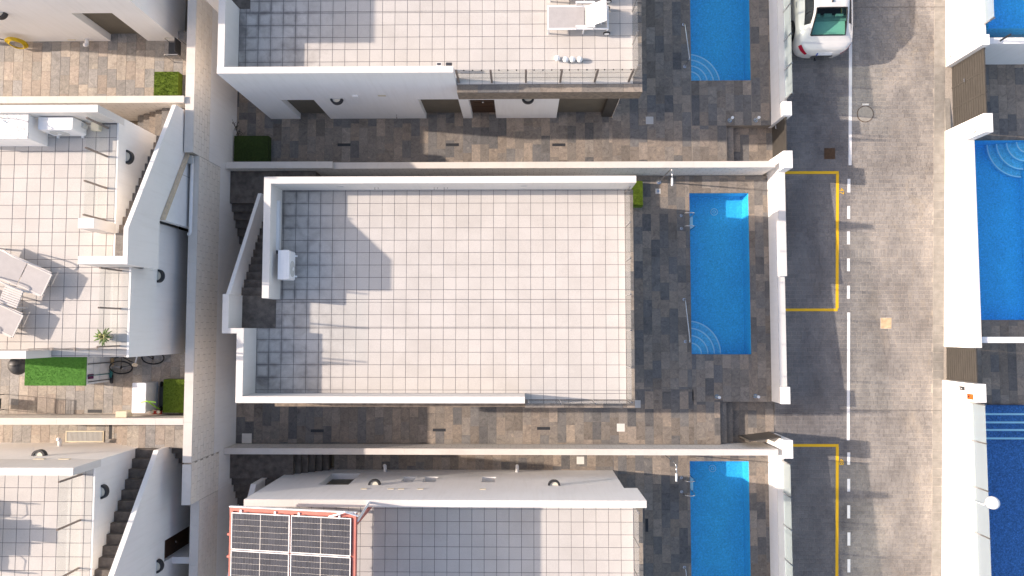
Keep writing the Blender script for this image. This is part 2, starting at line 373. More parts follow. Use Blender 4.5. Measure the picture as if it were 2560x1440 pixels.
def thing(name, label, cat, loc=(0, 0, 0), group=None, rz=0.0):
    o = bpy.data.objects.new(name, None); COL.objects.link(o); o.location = loc; o.rotation_euler = (0, 0, rz); o.empty_display_size = 0.2
    return tag(o, label, cat, group)
def tag(o, label, cat, group=None):
    o['label'] = label; o['category'] = cat
    if group: o['group'] = group
    return o
def struct(o): o['kind'] = 'structure'; return o
def box(name, mat, parent, *b): return MB().box(*b).build(name, mat, parent)
def child(name, me, parent, loc):
    o = bpy.data.objects.new(name, me); COL.objects.link(o); o.parent = parent
    o.location = Vector(loc) - wloc(parent); return o
_slabs = {}
def slab_mesh(name, w_, d_, h, mat):
    k = (name, round(w_, 3), round(d_, 3), h, mat)
    if k not in _slabs:
        m = MB(); a, b = w_ / 2, d_ / 2; c = min(0.004, h * 0.4)
        m.v = [(-a, -b, 0), (a, -b, 0), (a, b, 0), (-a, b, 0), (-a, -b, h - c), (a, -b, h - c), (a, b, h - c), (-a, b, h - c),
               (-a + c, -b + c, h), (a - c, -b + c, h), (a - c, b - c, h), (-a + c, b - c, h)]
        m.f = [(8, 9, 10, 11)] + [(i, (i + 1) % 4, (i + 1) % 4 + 4, i + 4) for i in range(4)] + [(i + 4, (i + 1) % 4 + 4, (i + 1) % 4 + 8, i + 8) for i in range(4)]
        me = m.mesh(name); me.materials.append(MATS[mat]); _slabs[k] = me
    return _slabs[k]
def pave(parent, regions, z, mat, tw=0.30, tl=0.60, gap=0.004, name='paving_tile', h=0.014, stagger=True, origin=(0.0, 0.0), limit=300, near=(2.0, 0.0)):
    """Tiles in columns along y, clipped to the rectangles of regions; each a child of parent."""
    pieces = []
    for (x0, x1, y0, y1) in regions:
        i = math.floor((x0 - origin[0]) / tw)
        while origin[0] + i * tw < x1:
            cx0 = max(x0, origin[0] + i * tw); cx1 = min(x1, origin[0] + (i + 1) * tw)
            off = random.Random(i * 77 + 5).choice((0, 0.25, 0.5, 0.75, 0.33)) * tl if stagger else 0
            j = math.floor((y0 - origin[1] - off) / tl)
            while origin[1] + off + j * tl < y1:
                cy0 = max(y0, origin[1] + off + j * tl); cy1 = min(y1, origin[1] + off + (j + 1) * tl)
                if cx1 - cx0 > 0.03 and cy1 - cy0 > 0.03: pieces.append((cx0, cx1, cy0, cy1))
                j += 1
            i += 1
    pieces.sort(key=lambda p: (-(p[1] - p[0]) * (p[3] - p[2]) > -tw * tl * 0.6, abs((p[0] + p[1]) / 2 - near[0]) + abs((p[2] + p[3]) / 2 - near[1])))
    for (a, b, c, d) in pieces[:limit]:
        child(name, slab_mesh(name, b - a - gap, d - c - gap, h, mat), parent, ((a + b) / 2, (c + d) / 2, z - h))
    rest = pieces[limit:]
    if rest:
        m = MB()
        for (a, b, c, d) in rest: m.box(a + gap / 2, b - gap / 2, c + gap / 2, d - gap / 2, z - h, z)
        m.build(name + '_field', mat, parent, kind='stuff')
    return len(pieces)
def frame_boxes(m, x0, x1, z0, z1, holes, a0, a1, axis='y'):
    """A wall plate in the x-z (axis y) or y-z (axis x) plane with rectangular openings, as boxes."""
    cuts = sorted(set([x0, x1] + [h[0] for h in holes] + [h[1] for h in holes]))
    for a, b in zip(cuts, cuts[1:]):
        hs = sorted([h for h in holes if h[0] <= a + 1e-6 and h[1] >= b - 1e-6], key=lambda h: h[2])
        z = z0
        for h in hs + [(a, b, z1, z1)]:
            if h[2] > z + 1e-4:
                if axis == 'y': m.box(a, b, a0, a1, z, h[2])
                else: m.box(a0, a1, a, b, z, h[2])
            z = h[3]
    return m
def text_mesh(body, size, mat, name, parent, M):
    cu = bpy.data.curves.new(name, 'FONT'); cu.body = body; cu.size = size; cu.extrude = 0.001; cu.align_x = 'CENTER'; cu.align_y = 'CENTER'
    o = bpy.data.objects.new(name, cu); COL.objects.link(o)
    dg = bpy.context.evaluated_depsgraph_get(); me = bpy.data.meshes.new_from_object(o.evaluated_get(dg))
    bpy.data.objects.remove(o)
    me.transform(M); me.materials.clear(); me.materials.append(MATS[mat])
    r = bpy.data.objects.new(name, me); COL.objects.link(r)
    if parent is not None: r.parent = parent; me.transform(Matrix.Translation(-wloc(parent)))
    return r

# ================================================================ THE SETTING
KT, KB = 0.5, -0.5                             # patio levels of the plots up and down the hill (middle plot = 0)
XR = -9.90                                     # street-side face of the retaining wall
XS = 8.57                                      # garden-side face of the low street walls
XE = 14.68                                     # street-side face of the walls across the street

struct(MB().quad((-120, -120, -4.0), (120, -120, -4.0), (120, 120, -4.0), (-120, 120, -4.0)).build('ground', 'earth'))

# ---- street: sloping bed, setts with recessed joints
Y0, Y1 = -14.0, 16.0
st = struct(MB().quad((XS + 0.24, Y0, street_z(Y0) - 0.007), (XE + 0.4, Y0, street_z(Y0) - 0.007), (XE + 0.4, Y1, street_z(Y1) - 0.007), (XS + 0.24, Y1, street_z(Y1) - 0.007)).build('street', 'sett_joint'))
setts = []
r1 = random.Random(11); y = Y0
while y < Y1:
    hrow = 0.142
    band = abs(y - 2.55) < 0.08
    if band: hrow = 0.30
    x = XS + 0.25 - r1.random() * 0.2
    while x < XE - 0.42:
        L = 0.135 if band else r1.choice((0.155, 0.18, 0.205, 0.24))
        a, b = max(x, XS + 0.25), min(x + L, XE - 0.40)
        if b - a > 0.05: setts.append((a + 0.008, b - 0.008, y + 0.008, y + hrow - 0.008))
        x += L
    y += hrow
def sett_h(s_): return 0.0 + ((hash((round(s_[0], 2), round(s_[2], 2))) % 7) - 3) * 0.0006
setts.sort(key=lambda s_: (s_[0] - 11.9) ** 2 + (s_[2] - 1.0) ** 2 + (0 if s_[0] > 11.0 else 400))
m = MB()
for k, s_ in enumerate(setts):
    a, b, c, d = s_; dz = sett_h(s_)
    if k < 300:
        cx, cy = (a + b) / 2, (c + d) / 2
        o = child('paving_sett', slab_mesh('paving_sett', b - a, d - c, 0.014, 'sett'), st, (cx, cy, street_z(cy) - 0.014 + dz))
        o.rotation_euler = (math.atan(0.066), 0, 0)
    else:
        i = len(m.v)
        for zz in (-0.014, 0.0):
            m.v += [(a, c, street_z(c) + zz + dz), (b, c, street_z(c) + zz + dz), (b, d, street_z(d) + zz + dz), (a, d, street_z(d) + zz + dz)]
        m.f += [tuple(i + q for q in f) for f in ((4, 5, 6, 7), (0, 1, 5, 4), (1, 2, 6, 5), (2, 3, 7, 6), (3, 0, 4, 7))]
m.build('paving_setts', 'sett', st, kind='stuff')
# casting joints across the street bed
for (v_, u0_, u1_) in ((1026, 1975, 2352), (18, 2140, 2362)):
    a_, b_ = PS(u0_, v_), PS(u1_, v_); ym = (a_.y + b_.y) / 2
    struct(MB().quad((a_.x, ym - 0.012, street_z(ym - 0.012) + 0.004), (b_.x, ym - 0.012, street_z(ym - 0.012) + 0.004), (b_.x, ym + 0.012, street_z(ym + 0.012) + 0.004), (a_.x, ym + 0.012, street_z(ym + 0.012) + 0.004)).build('casting_joint', 'rubber_seal'))
# gutter slabs along the far wall
gm = None
for k in range(96):
    c = Y0 + k * 0.31
    a, b = XE - 0.385, XE - 0.02
    o = child('gutter_slab', slab_mesh('gutter_slab', b - a, 0.30, 0.02, 'concrete'), st, ((a + b) / 2, c, street_z(c) - 0.022)); o.rotation_euler = (math.atan(0.066), 0, 0)
# painted markings, 4 mm above the setts
def strip(u0, v0, u1, v1, mat, name):
    ps = [PS(u0, v0, 0.006), PS(u0, v1, 0.006), PS(u1, v1, 0.006), PS(u1, v0, 0.006)]
    x0 = (ps[0].x + ps[1].x) / 2; x1 = (ps[2].x + ps[3].x) / 2
    y0 = (ps[1].y + ps[2].y) / 2; y1 = (ps[0].y + ps[3].y) / 2
    return [(x0, y0, street_z(y0) + 0.006), (x1, y0, street_z(y0) + 0.006), (x1, y1, street_z(y1) + 0.006), (x0, y1, street_z(y1) + 0.006)]
def marking(name, mat, rects):
    mm = MB()
    for r_ in rects: mm.quad(*strip(*r_, mat, name))
    return struct(mm.build(name, mat))
marking('parking_bay_line', 'yellow_paint', [(1962, 428, 2097, 435), (2089.5, 435.3, 2097, 771), (1962, 771.3, 2094, 778)])
marking('parking_bay_line', 'yellow_paint', [(1975, 1110, 2096.5, 1117), (2089, 1117.3, 2096.5, 1460)])
marking('parking_bay_line', 'yellow_paint', [(1968, 90, 2104, 97), (2097, -60, 2104, 89.7)])
for r_ in [(2122, -60, 2130, 413), (2118.5, 447, 2126, 481), (2118, 515, 2125.5, 547), (2117.5, 578, 2125, 611), (2117.5, 646, 2125, 678), (2117.5, 714, 2125, 747), (2117.5, 781, 2125, 1101),
           (2118, 1131, 2125.5, 1162), (2118, 1197, 2125.5, 1229), (2118, 1263, 2125.5, 1296), (2118.5, 1331, 2126, 1364), (2118.5, 1398, 2126, 1431)]:
    marking('lane_line', 'white_paint', [r_])
def street_M(u, v, rz, lift=0.004):
    p = PS(u, v, lift); return Matrix.Translation(p) @ Matrix.Rotation(math.atan(0.066), 4, 'X') @ Matrix.Rotation(rz, 4, 'Z')
struct(text_mesh('47', 0.22, 'yellow_paint', 'bay_number', None, street_M(2104, 478, -math.pi / 2, 0.008)))
struct(text_mesh('48', 0.22, 'yellow_paint', 'bay_number', None, street_M(2103, 1155, -math.pi / 2, 0.008)))

# ---- patios
def patio(name, regions, z, mat='slate', grout='grout', depth=0.4, **kw):
    mm = MB()
    for (a, b, c, d) in regions: mm.box(a, b, c, d, z - depth, z - 0.006)
    o = struct(mm.build(name, grout)); pave(o, regions, z, mat, **kw); return o
# middle plot
PX0, PX1, PY0, PY1 = 5.85, 7.90, -0.88, 4.73
GX0 = X(1801, 1050, 0)
patio('side_passage_paving', [(XR, GX0 - 0.9, -3.95, -2.08)], 0.0, origin=(0.02, 0.1), near=(0, -3))
patio('pool_patio_paving', [(2.8, PX0, -2.08, 5.34), (PX0, PX1, PY1, 5.34), (PX1, XS, -2.50, 5.34), (PX0, PX1, -2.50, PY0), (GX0 - 0.9, PX0, -2.50, -2.08), (GX0 - 0.9, GX0, -3.95, -2.50)], 0.0, origin=(0.0, 0.25), near=(6, 1))
patio('gate_landing_paving', [(GX0 + 0.52, XS + 0.24, -3.95, -2.50)], -0.50, origin=(0.1, 0), depth=0.2)
# upper plot
GX1 = X(1817, 350, 0.5)
patio('side_passage_paving', [(XR, 3.0, 5.56, 7.5), (XR, -8.70, 7.5, 10.5)], KT, origin=(0.07, 0.2), near=(0, 6.4))
patio('pool_patio_paving', [(3.0, PX0, 5.56, 11.6), (PX0, PX1, 6.98, 8.56), (PX1, XS, 6.98, 11.6), (PX0, GX1, 5.56, 6.98)], KT, origin=(0.12, 0.1), near=(6, 7))
patio('gate_landing_paving', [(GX1 + 0.28, XS + 0.24, 5.56, 6.98)], 0.17, origin=(0.1, 0), depth=0.2)
# lower plot
patio('side_passage_paving', [(-6.6, 3.2, -5.2, -4.15)], KB, origin=(0.17, 0.3), near=(0, -4.6))
patio('pool_patio_paving', [(3.2, PX0, -9.0, -4.15), (PX0, PX1, -4.61, -4.15), (PX1, XS, -9.0, -4.15)], KB, origin=(0.05, 0.15), near=(6, -6))
# the higher row of plots to the west
patio('side_passage_paving', [(-17.0, -10.15, 7.0, 9.4)], 2.85, mat='slate_pale', grout='grout_pale', origin=(0.1, 0.2), near=(-11, 8))
patio('side_passage_paving', [(-17.0, -10.15, -2.68, -0.60)], 2.35, mat='slate_pale', grout='grout_pale', origin=(0.02, 0.15), near=(-11, -2))
patio('side_passage_paving', [(-17.0, -12.9, -3.80, -2.88)], 1.85, mat='slate_pale', grout='grout_pale', origin=(0.12, 0.05), near=(-11, -3))
patio('stair_landing_paving', [(-11.8, -10.15, -3.66, -2.88)], 2.80, mat='slate_pale', grout='grout_pale', origin=(0.12, 0.05), depth=0.9)

# ---- garden steps down to the gates
def garden_steps(label, x0, widths, ztop, rise, y0, y1):
    t = thing('garden_steps', label, 'steps', (x0, y0, ztop - rise * len(widths)))
    x = x0
    for k, wd in enumerate(widths):
        z = ztop - rise * (k + 1); box('stair_step', 'slate', t, x + 0.002, x + wd, y0 + 0.003, y1 - 0.003, z - 0.4, z); x += wd
garden_steps('two stone steps down to the open gate of the middle plot', GX0, (0.255, 0.265), 0.0, 0.166, -3.95, -2.50)
garden_steps('single stone step behind the closed slatted gate of the upper plot', GX1, (0.28,), KT, 0.166, 5.56, 6.98)

# ---- retaining wall between the rows, one thing for each plot
def retaining(label, y0, y1, zbase, zplast, ztop):
    t = thing('retaining_wall', label, 'wall', (XR, (y0 + y1) / 2, zbase), 'retaining walls between the two rows of houses')
    box('wall_core', 'mortar', t, XR - 0.235, XR - 0.012, y0, y1, zbase, ztop - 0.05)
    box('plaster_base', 'plaster', t, XR - 0.011, XR + 0.004, y0 + 0.001, y1 - 0.001, zbase, zplast)
    n = max(1, round((ztop - 0.05 - zplast) / 0.2)); hh = (ztop - 0.05 - zplast) / n
    for k in range(n):
        off = 0.2 if k % 2 else 0.0; y = y0 - off
        while y < y1:
            a, b = max(y, y0), min(y + 0.4, y1)
            if b - a > 0.05:
                child('block', block_mesh(b - a, hh), t, (XR - 0.014 + rnd.random() * 0.003, (a + b) / 2, zplast + hh * (k + 0.5)))
            y += 0.4
    yy = y0; q = 0
    while yy < y1 - 0.05:
        b = min(yy + 1.2, y1); box('coping', 'coping', t, XR - 0.255, XR + 0.012, yy + 0.002, b - 0.002, ztop - 0.049, ztop); yy = b
    return t
_bm = {}
def block_mesh(L, h):
    k = (round(L, 3), round(h, 3))
    if k not in _bm:
        mm = MB().box(0, 0.014, -L / 2 + 0.006, L / 2 - 0.006, -h / 2 + 0.005, h / 2 - 0.005); me = mm.mesh('block'); me.materials.append(MATS['block']); _bm[k] = me
    return _bm[k]
retaining('plastered retaining wall topped with cream blocks behind the upper plot', 5.30, 12.5, 0.0, 2.62, 3.77)
retaining('long block retaining wall behind the house with the empty terrace', -4.00, 5.295, -0.7, 1.75, 3.35)
retaining('block retaining wall behind the plot with the solar panels', -5.25, -4.005, -0.9, 1.35, 3.35)
retaining('lowest stretch of block retaining wall beside the solar panels', -12.0, -5.255, -0.9, 1.35, 2.75)
for (a, b, z) in ((6.99, 12.5, 2.4), (-2.67, 6.79, 1.9), (-12, -2.87, 1.0)):
    struct(box('terrain', 'earth', None, -30, -10.16, a, b, -4, z))

# ---- garden walls between the plots
def garden_wall(label, parts, mat_side='plaster', joints=True):
    x0, x1, y0, y1, zb, zt = parts[0]
    t = thing('garden_wall', label, 'wall', ((x0 + x1) / 2, (y0 + y1) / 2, zb), 'garden walls dividing the plots')
    for (x0, x1, y0, y1, zb, zt) in parts:
        box('wall_body', 'course_plaster', t, x0, x1, y0 + 0.012, y1 - 0.012, zb, zt - 0.045)
        x = x0
        while x < x1 - 0.05:
            b = min(x + 1.5, x1); box('coping', 'coping', t, x + 0.0015, b - 0.0015, y0, y1, zt - 0.044, zt); x = b
    return t
def course_mat():
    m, t, b = nodes('course_plaster'); vec, r, pos = coords(t, False)
    s = N(t, 'ShaderNodeSeparateXYZ'); t.links.new(pos, s.inputs[0]); c = N(t, 'ShaderNodeCombineXYZ'); t.links.new(s.outputs[0], c.inputs[0]); t.links.new(s.outputs[2], c.inputs[1])
    br = N(t, 'ShaderNodeTexBrick'); br.inputs['Scale'].default_value = 1.0; br.inputs['Brick Width'].default_value = 0.4; br.inputs['Row Height'].default_value = 0.2; br.inputs['Mortar Size'].default_value = 0.008
    br.inputs['Color1'].default_value = (0.74, 0.70, 0.65, 1); br.inputs['Color2'].default_value = (0.70, 0.665, 0.62, 1); br.inputs['Mortar'].default_value = (0.50, 0.46, 0.41, 1)
    t.links.new(c.outputs[0], br.inputs['Vector'])
    col = mixc(t, br.outputs[0], ramp(t, noise(t, pos, 3, 5), [(0.3, (0.9,) * 3), (0.7, (1,) * 3)]), 1, 'MULTIPLY')
    t.links.new(col, b.inputs['Base Color']); b.inputs['Roughness'].default_value = 0.92
course_mat()
garden_wall('white block wall between the upper pool plot and the middle plot', [(XR + 0.013, -6.3, 5.34, 5.56, -0.5, 1.40), (-6.299, 8.40, 5.345, 5.555, -0.5, 1.28)])
garden_wall('white block wall between the middle plot and the solar panel plot', [(XR + 0.013, 8.40, -4.15, -3.95, -1.0, 1.0)])
garden_wall('cream topped wall above the middle row house on the left', [(-17, -10.16, 6.79, 7.0, 1.9, 3.85)])
garden_wall('cream topped wall below the passage with the bicycle', [(-17, -10.16, -2.88, -2.68, 1.0, 3.35)])

# ---- walls along the street
def street_wall(label, segs, pillars, x0=XS, x1=XS + 0.235, group='low white walls along the street'):
    a = segs[0]
    t = thing('street_wall', label, 'wall', ((x0 + x1) / 2, a[0], a[2]), group)
    for (ya, yb, zb, zt) in segs:
        box('wall_body', 'plaster_white', t, x0, x1, ya, yb, zb, zt - 0.04); box('coping', 'parapet', t, x0 - 0.004, x1 + 0.004, ya + 0.001, yb - 0.001, zt - 0.039, zt)
    for (ya, yb, zb, zt) in pillars: box('pillar', 'plaster_white', t, x0 - 0.006, x1 + 0.045, ya, yb, zb, zt)
    return t
w_up = street_wall('white street wall with glass panels beside the parked car', [(7.452, 13.0, -0.5, 1.32)], [(6.98, 7.45, -0.5, 1.64)])
w_mid = street_wall('plain stepped white street wall without glass beside bay 47', [(1.75, 5.25, -1.2, 1.01), (-1.92, 1.749, -1.2, 0.80)], [(5.252, 5.82, -1.0, 1.61), (-2.48, -1.922, -1.5, 0.95)])
w_low = street_wall('white street wall with glass panels beside bay 48', [(-10.5, -4.232, -2.0, 0.36)], [(-4.23, -3.64, -2.0, 1.09)])
def glass_rail(parent, a, b, z, posts, h=1.0, inset=0.03, post_mat='rail_metal', glass='glass', gap=0.012, toprail=False, pw=0.022):
    """Glass balustrade from a to b (x, y); posts = fractions along it; a pane between each pair of posts."""
    a, b = Vector((*a, 0)), Vector((*b, 0)); d = (b - a); L = d.length; d.normalize(); n = Vector((-d.y, d.x, 0))
    for f_ in posts:
        p = a + d * (L * f_)
        for sgn in (-1, 1):
            q = p + n * (0.016 * sgn)
            e0, e1 = q - d * pw - n * 0.006, q + d * pw + n * 0.006
            box('railing_post', post_mat, parent, min(e0.x, e1.x), max(e0.x, e1.x), min(e0.y, e1.y), max(e0.y, e1.y), z, z + h)
    fs = sorted(set([0.0] + list(posts) + [1.0])); 
    for f0, f1 in zip(fs, fs[1:]):
        p, q = a + d * (L * f0 + gap), a + d * (L * f1 - gap)
        if (q - p).length < 0.1: continue
        t2 = n * 0.004; lo, hi = z + 0.03, z + h - 0.02
        mm = MB(); A, B, C_, D = p - t2, q - t2, q + t2, p + t2
        i = [Vector((w_.x, w_.y, zz)) for zz in (lo, hi) for w_ in (A, B, C_, D)]
        mm.v = [tuple(w_) for w_ in i]; mm.f = [(0, 3, 2, 1), (4, 5, 6, 7), (0, 1, 5, 4), (1, 2, 6, 5), (2, 3, 7, 6), (3, 0, 4, 7)]
        mm.build('glass_pane', glass, parent)
glass_rail(w_up, (XS + 0.19, 7.5), (XS + 0.19, 13.0), 1.325, [0.02, 0.20, 0.38, 0.56, 0.74, 0.92], h=0.66, glass='frosted', post_mat='steel')
glass_rail(w_low, (XS + 0.19, -4.3), (XS + 0.19, -10.5), 0.365, [0.02, 0.19, 0.36, 0.54, 0.72, 0.9], h=0.72, glass='frosted', post_mat='steel')

# ---- pools
def pool(label, x0, x1, y0, y1, z, tile, steps=None, depth=0.74, rows=None):
    t = thing('swimming_pool', label, 'pool', ((x0 + x1) / 2, (y0 + y1) / 2, z - depth), 'garden swimming pools')
    mm = MB(); zb = z - depth; X0_, X1_, Y0_, Y1_ = x0, x1, y0, y1; x0 += 0.004; x1 -= 0.004; y0 += 0.004; y1 -= 0.004
    mm.quad((x0, y0, zb), (x1, y0, zb), (x1, y1, zb), (x0, y1, zb))
    zt = z - 0.02
    mm.quad((x0, y0, zt), (x1, y0, zt), (x1, y0, zb), (x0, y0, zb)); mm.quad((x1, y1, zt), (x0, y1, zt), (x0, y1, zb), (x1, y1, zb))
    mm.quad((x0, y1, zt), (x0, y0, zt), (x0, y0, zb), (x0, y1, zb)); mm.quad((x1, y0, zt), (x1, y1, zt), (x1, y1, zb), (x1, y0, zb))
    bo = mm.build('basin', tile, t)
    wo_ = MB().quad((x0 + 0.002, y0 + 0.002, z - 0.09), (x1 - 0.002, y0 + 0.002, z - 0.09), (x1 - 0.002, y1 - 0.002, z - 0.09), (x0 + 0.002, y1 - 0.002, z - 0.09)).build('water', 'water', t, smooth=True)
    if steps:                                  # quarter-round corner steps
        cx, cy, sg = (x0 + 0.004, y0 + 0.004, 1) if steps is True else (steps, y1 - 0.004, -1)
        for k, r_ in enumerate((1.17, 0.92, 0.66, 0.40)):
            pts = [(cx, cy)] + [(cx + sg * r_ * math.cos(i * math.pi / 36), cy + sg * r_ * math.sin(i * math.pi / 36)) for i in range(19)]
            zs = z - depth + 0.13 * (k + 1)
            s_ = MB().prism(pts, zb + 0.13 * k + 0.002, zs, 'z').build('pool_step', 'pool_tile_pale', t)
            arc_o = [(cx + sg * r_ * math.cos(i * math.pi / 48), cy + sg * r_ * math.sin(i * math.pi / 48)) for i in range(25)]
            arc_i = [(cx + sg * (r_ - 0.045) * math.cos(i * math.pi / 48), cy + sg * (r_ - 0.045) * math.sin(i * math.pi / 48)) for i in range(25)]
            e_ = MB()
            for i in range(24): e_.quad((*arc_o[i], zs + 0.004), (*arc_o[i + 1], zs + 0.004), (*arc_i[i + 1], zs + 0.004), (*arc_i[i], zs + 0.004))
            e_.build('step_edge', 'pool_white', s_)
    if rows:
        for k, yy in enumerate(rows):
            zs = z - 0.22 - 0.12 * k
            s_ = box('pool_step', tile, t, x0 + 0.004, x1 - 0.004, yy, y1 - 0.004 - 0.0 if k == 0 else rows[k - 1] - 0.001, zb + 0.002, zs)
            MB().box(x0 + 0.006, x1 - 0.006, yy + 0.001, yy + 0.065, zs + 0.001, zs + 0.008).build('step_edge', 'pool_white', s_)
    return t
p_mid = pool('rectangular blue pool with ladder and handrail beside the empty terrace', PX0, PX1, PY0, PY1, 0.0, 'pool_tile', True)
p_up = pool('blue pool with corner steps in the plot beside the parked car', PX0, PX1, 8.56, 13.6, KT, 'pool_tile', True)
p_low = pool('blue pool in the solar panel plot with a bright sunlit corner', PX0, PX1, -9.9, -4.61, KB, 'pool_tile', False)
def pool_drain(parent, u, v, z):
    q = P(u, v, z); ring = lambda r_: [(q.x + r_ * math.cos(k * math.pi / 14), q.y + r_ * math.sin(k * math.pi / 14), z + 0.008) for k in range(29)]
    MB().tube(ring(0.12), 0.012, 6, cap=False).tube(ring(0.045), 0.010, 6, cap=False).build('pool_drain', 'pool_white', parent)
pool_drain(p_mid, 1785, 530, -0.74); pool_drain(p_low, 1781, 1171, KB - 0.74)

# ================================================================ HOUSES
def flight(parent, axis, a0, a1, c0, c1, z0, z1, n, mat='slate_dark', depth=0.42):
    """n steps rising from a0 to a1 along the axis ('x' or 'y'), c0..c1 across, tops from z0 (first) to z1."""
    for k in range(n):
        p, q = a0 + (a1 - a0) * k / n, a0 + (a1 - a0) * (k + 1) / n
        z = z0 + (z1 - z0) * (k / (n - 1) if n > 1 else 1)
        if axis == 'y': box('stair_step', mat, parent, c0, c1, p, q, z - depth, z)
        else: box('stair_step', mat, parent, p, q, c0, c1, z - depth, z)
def wall_lamp(parent, pos, nrm):
    """Dark half-ring wall light; nrm = outward direction of the wall ('S','N','E')."""
    ang = {'S': -math.pi / 2, 'N': math.pi / 2, 'E': 0.0}[nrm]
    def arc(r_, k=12): return [(r_ * math.cos(-math.pi / 2 + math.pi * i / k), r_ * 1.15 * math.sin(-math.pi / 2 + math.pi * i / k)) for i in range(k + 1)]
    M = Matrix.Translation(Vector(pos)) @ Matrix.Rotation(ang, 4, 'Z')
    o, i_ = arc(0.17), arc(0.115); mm = MB()
    for k in range(12): mm.prism([o[k], o[k + 1], i_[k + 1], i_[k]], -0.07, 0.07, 'z')
    l = mm.xf(M).build('wall_lamp', 'dark_grey', parent)
    MB().prism(arc(0.108), -0.05, 0.035, 'z').xf(M).build('lamp_diffuser', 'lamp_diffuser', l)
    return l
def coping_run(parent, x0, x1, y0, y1, z, axis, L=0.58, mat='slate', h=0.03):
    """Stone ledge pieces laid end to end."""
    a, e = (x0, x1) if axis == 'x' else (y0, y1)
    while a < e - 0.03:
        b = min(a + L, e)
        if axis == 'x': r_ = (a, b, y0, y1)
        else: r_ = (x0, x1, a, b)
        child('ledge_stone', slab_mesh('ledge_stone', r_[1] - r_[0] - 0.004, r_[3] - r_[2] - 0.004, h, mat), parent, ((r_[0] + r_[1]) / 2, (r_[2] + r_[3]) / 2, z - h)); a = b
def terrace(house, regions, z, **kw):
    mm = MB()
    for (a, b, c, d) in regions: mm.box(a, b, c, d, z - 0.25, z - 0.006)
    f = mm.build('terrace_floor', 'grout_dark', house)
    pave(f, regions, z, 'terrace_tile', tw=0.374, tl=0.374, gap=0.012, name='terrace_tile', stagger=False, **kw); return f
def opening(house, x0, x1, z0, z1, y, depth, mat, name='shutter', slats=True, n='S'):
    """What fills a facade opening: a panel set back from the face, with slat lines for a roller shutter."""
    s = 1 if n == 'S' else -1
    o = box(name, mat, house, x0, x1, y + s * depth, y + s * (depth + 0.04), z0, z1)
    if slats:
        k = 0; zz = z0 + 0.05
        mm = MB()
        while zz < z1 - 0.02: mm.box(x0 + 0.01, x1 - 0.01, y + s * (depth - 0.012), y + s * (depth - 0.0005), zz, zz + 0.042); zz += 0.05
        q = mm.build('shutter_slats', mat, o, kind='stuff')
    return o

# ---------------------------------------------------------------- the middle house, empty terrace
zf, zt = 3.45, 4.45
H = thing('white_house', 'white house in the middle with an empty pale tiled roof terrace', 'house', (-2.3, 1.2, 0))
box('wall', 'plaster', H, -7.47, 2.75, -2.08, 4.385, -0.4, 3.0)
box('wall', 'plaster', H, -8.17, -7.471, -2.08, 0.0, -0.4, 3.0)
box('roof_slab', 'slate_band', H, -7.47, 3.35, -2.34, 4.385, 3.001, zf - 0.26)
box('roof_slab', 'plaster', H, -8.17, -7.471, -2.08, 0.85, 3.001, zf - 0.26)
box('wall', 'slate_band', H, 3.125, 3.348, -2.338, 4.2, zf - 0.259, zf - 0.031)
box('wall', 'slate_band', H, 0.10, 3.124, -2.338, -2.125, zf - 0.259, zf - 0.031)
coping_run(H, 3.10, 3.35, -2.34, 4.19, zf, 'y'); coping_run(H, 0.09, 3.098, -2.34, -2.10, zf, 'x')
# parapets
box('parapet', 'parapet', H, -7.47, 3.29, 4.20, 4.40, zf - 0.258, zt)
box('parapet', 'parapet', H, -7.47, -7.27, 0.88, 4.199, zf - 0.258, zt)
box('parapet', 'parapet', H, -8.17, -7.97, -1.919, 0.018, zf - 0.258, zt)
box('parapet', 'parapet', H, -8.17, 0.08, -2.11, -1.92, zf - 0.258, zt)
box('parapet', 'parapet', H, -8.60, -8.171, -0.13, 0.02, 2.9, zt)
MB().prism([(4.41, 1.86), (1.0, 4.22), (1.0, 2.9), (4.41, 0.5)], -8.60, -8.49, 'x').build('stair_wall', 'plaster', H)
box('parapet', 'parapet', H, -8.60, -8.42, 0.021, 0.999, 2.9, zt)
lf = MB().box(-8.419, -7.40, 0.021, 1.0, 3.0, zf - 0.0).build('stair_landing', 'slate_dark', H)
flight(H, 'y', 4.25, 1.0, -8.489, -7.471, 1.25, zf - 0.10, 13)
box('stair_landing', 'slate_dark', H, XR + 0.005, -7.0, 4.251 + 0.14, 5.339, 0.2, 0.95)
box('stair_landing', 'slate_dark', H, XR + 0.005, -7.471, 4.251, 4.39, 0.2, 0.949)
flight(H, 'y', 4.25, 2.20, XR + 0.005, -8.601, 0.77, -0.45, 8)
box('cellar_floor', 'slate_dark', H, XR + 0.005, -8.601, -2.0, 2.199, -0.9, -0.62)
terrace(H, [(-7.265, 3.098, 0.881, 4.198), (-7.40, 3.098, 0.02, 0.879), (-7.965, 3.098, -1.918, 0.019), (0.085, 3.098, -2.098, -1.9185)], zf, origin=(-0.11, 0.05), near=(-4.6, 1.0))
glass_rail(H, (3.105, -2.11), (3.105, 4.15), zf + 0.002, [0.005, 0.16, 0.33, 0.495, 0.66, 0.825, 0.99], post_mat='steel', pw=0.014)
glass_rail(H, (0.12, -2.112), (3.09, -2.112), zf + 0.002, [0.02, 0.33, 0.66], post_mat='steel', pw=0.014)
for (u, v) in ((848, 466), (1310, 465)):
    p = P(u, v, 4.1); box('wall_vent', 'ac_grey', H, p.x - 0.10, p.x + 0.10, 4.185, 4.199, 3.98, 4.03)
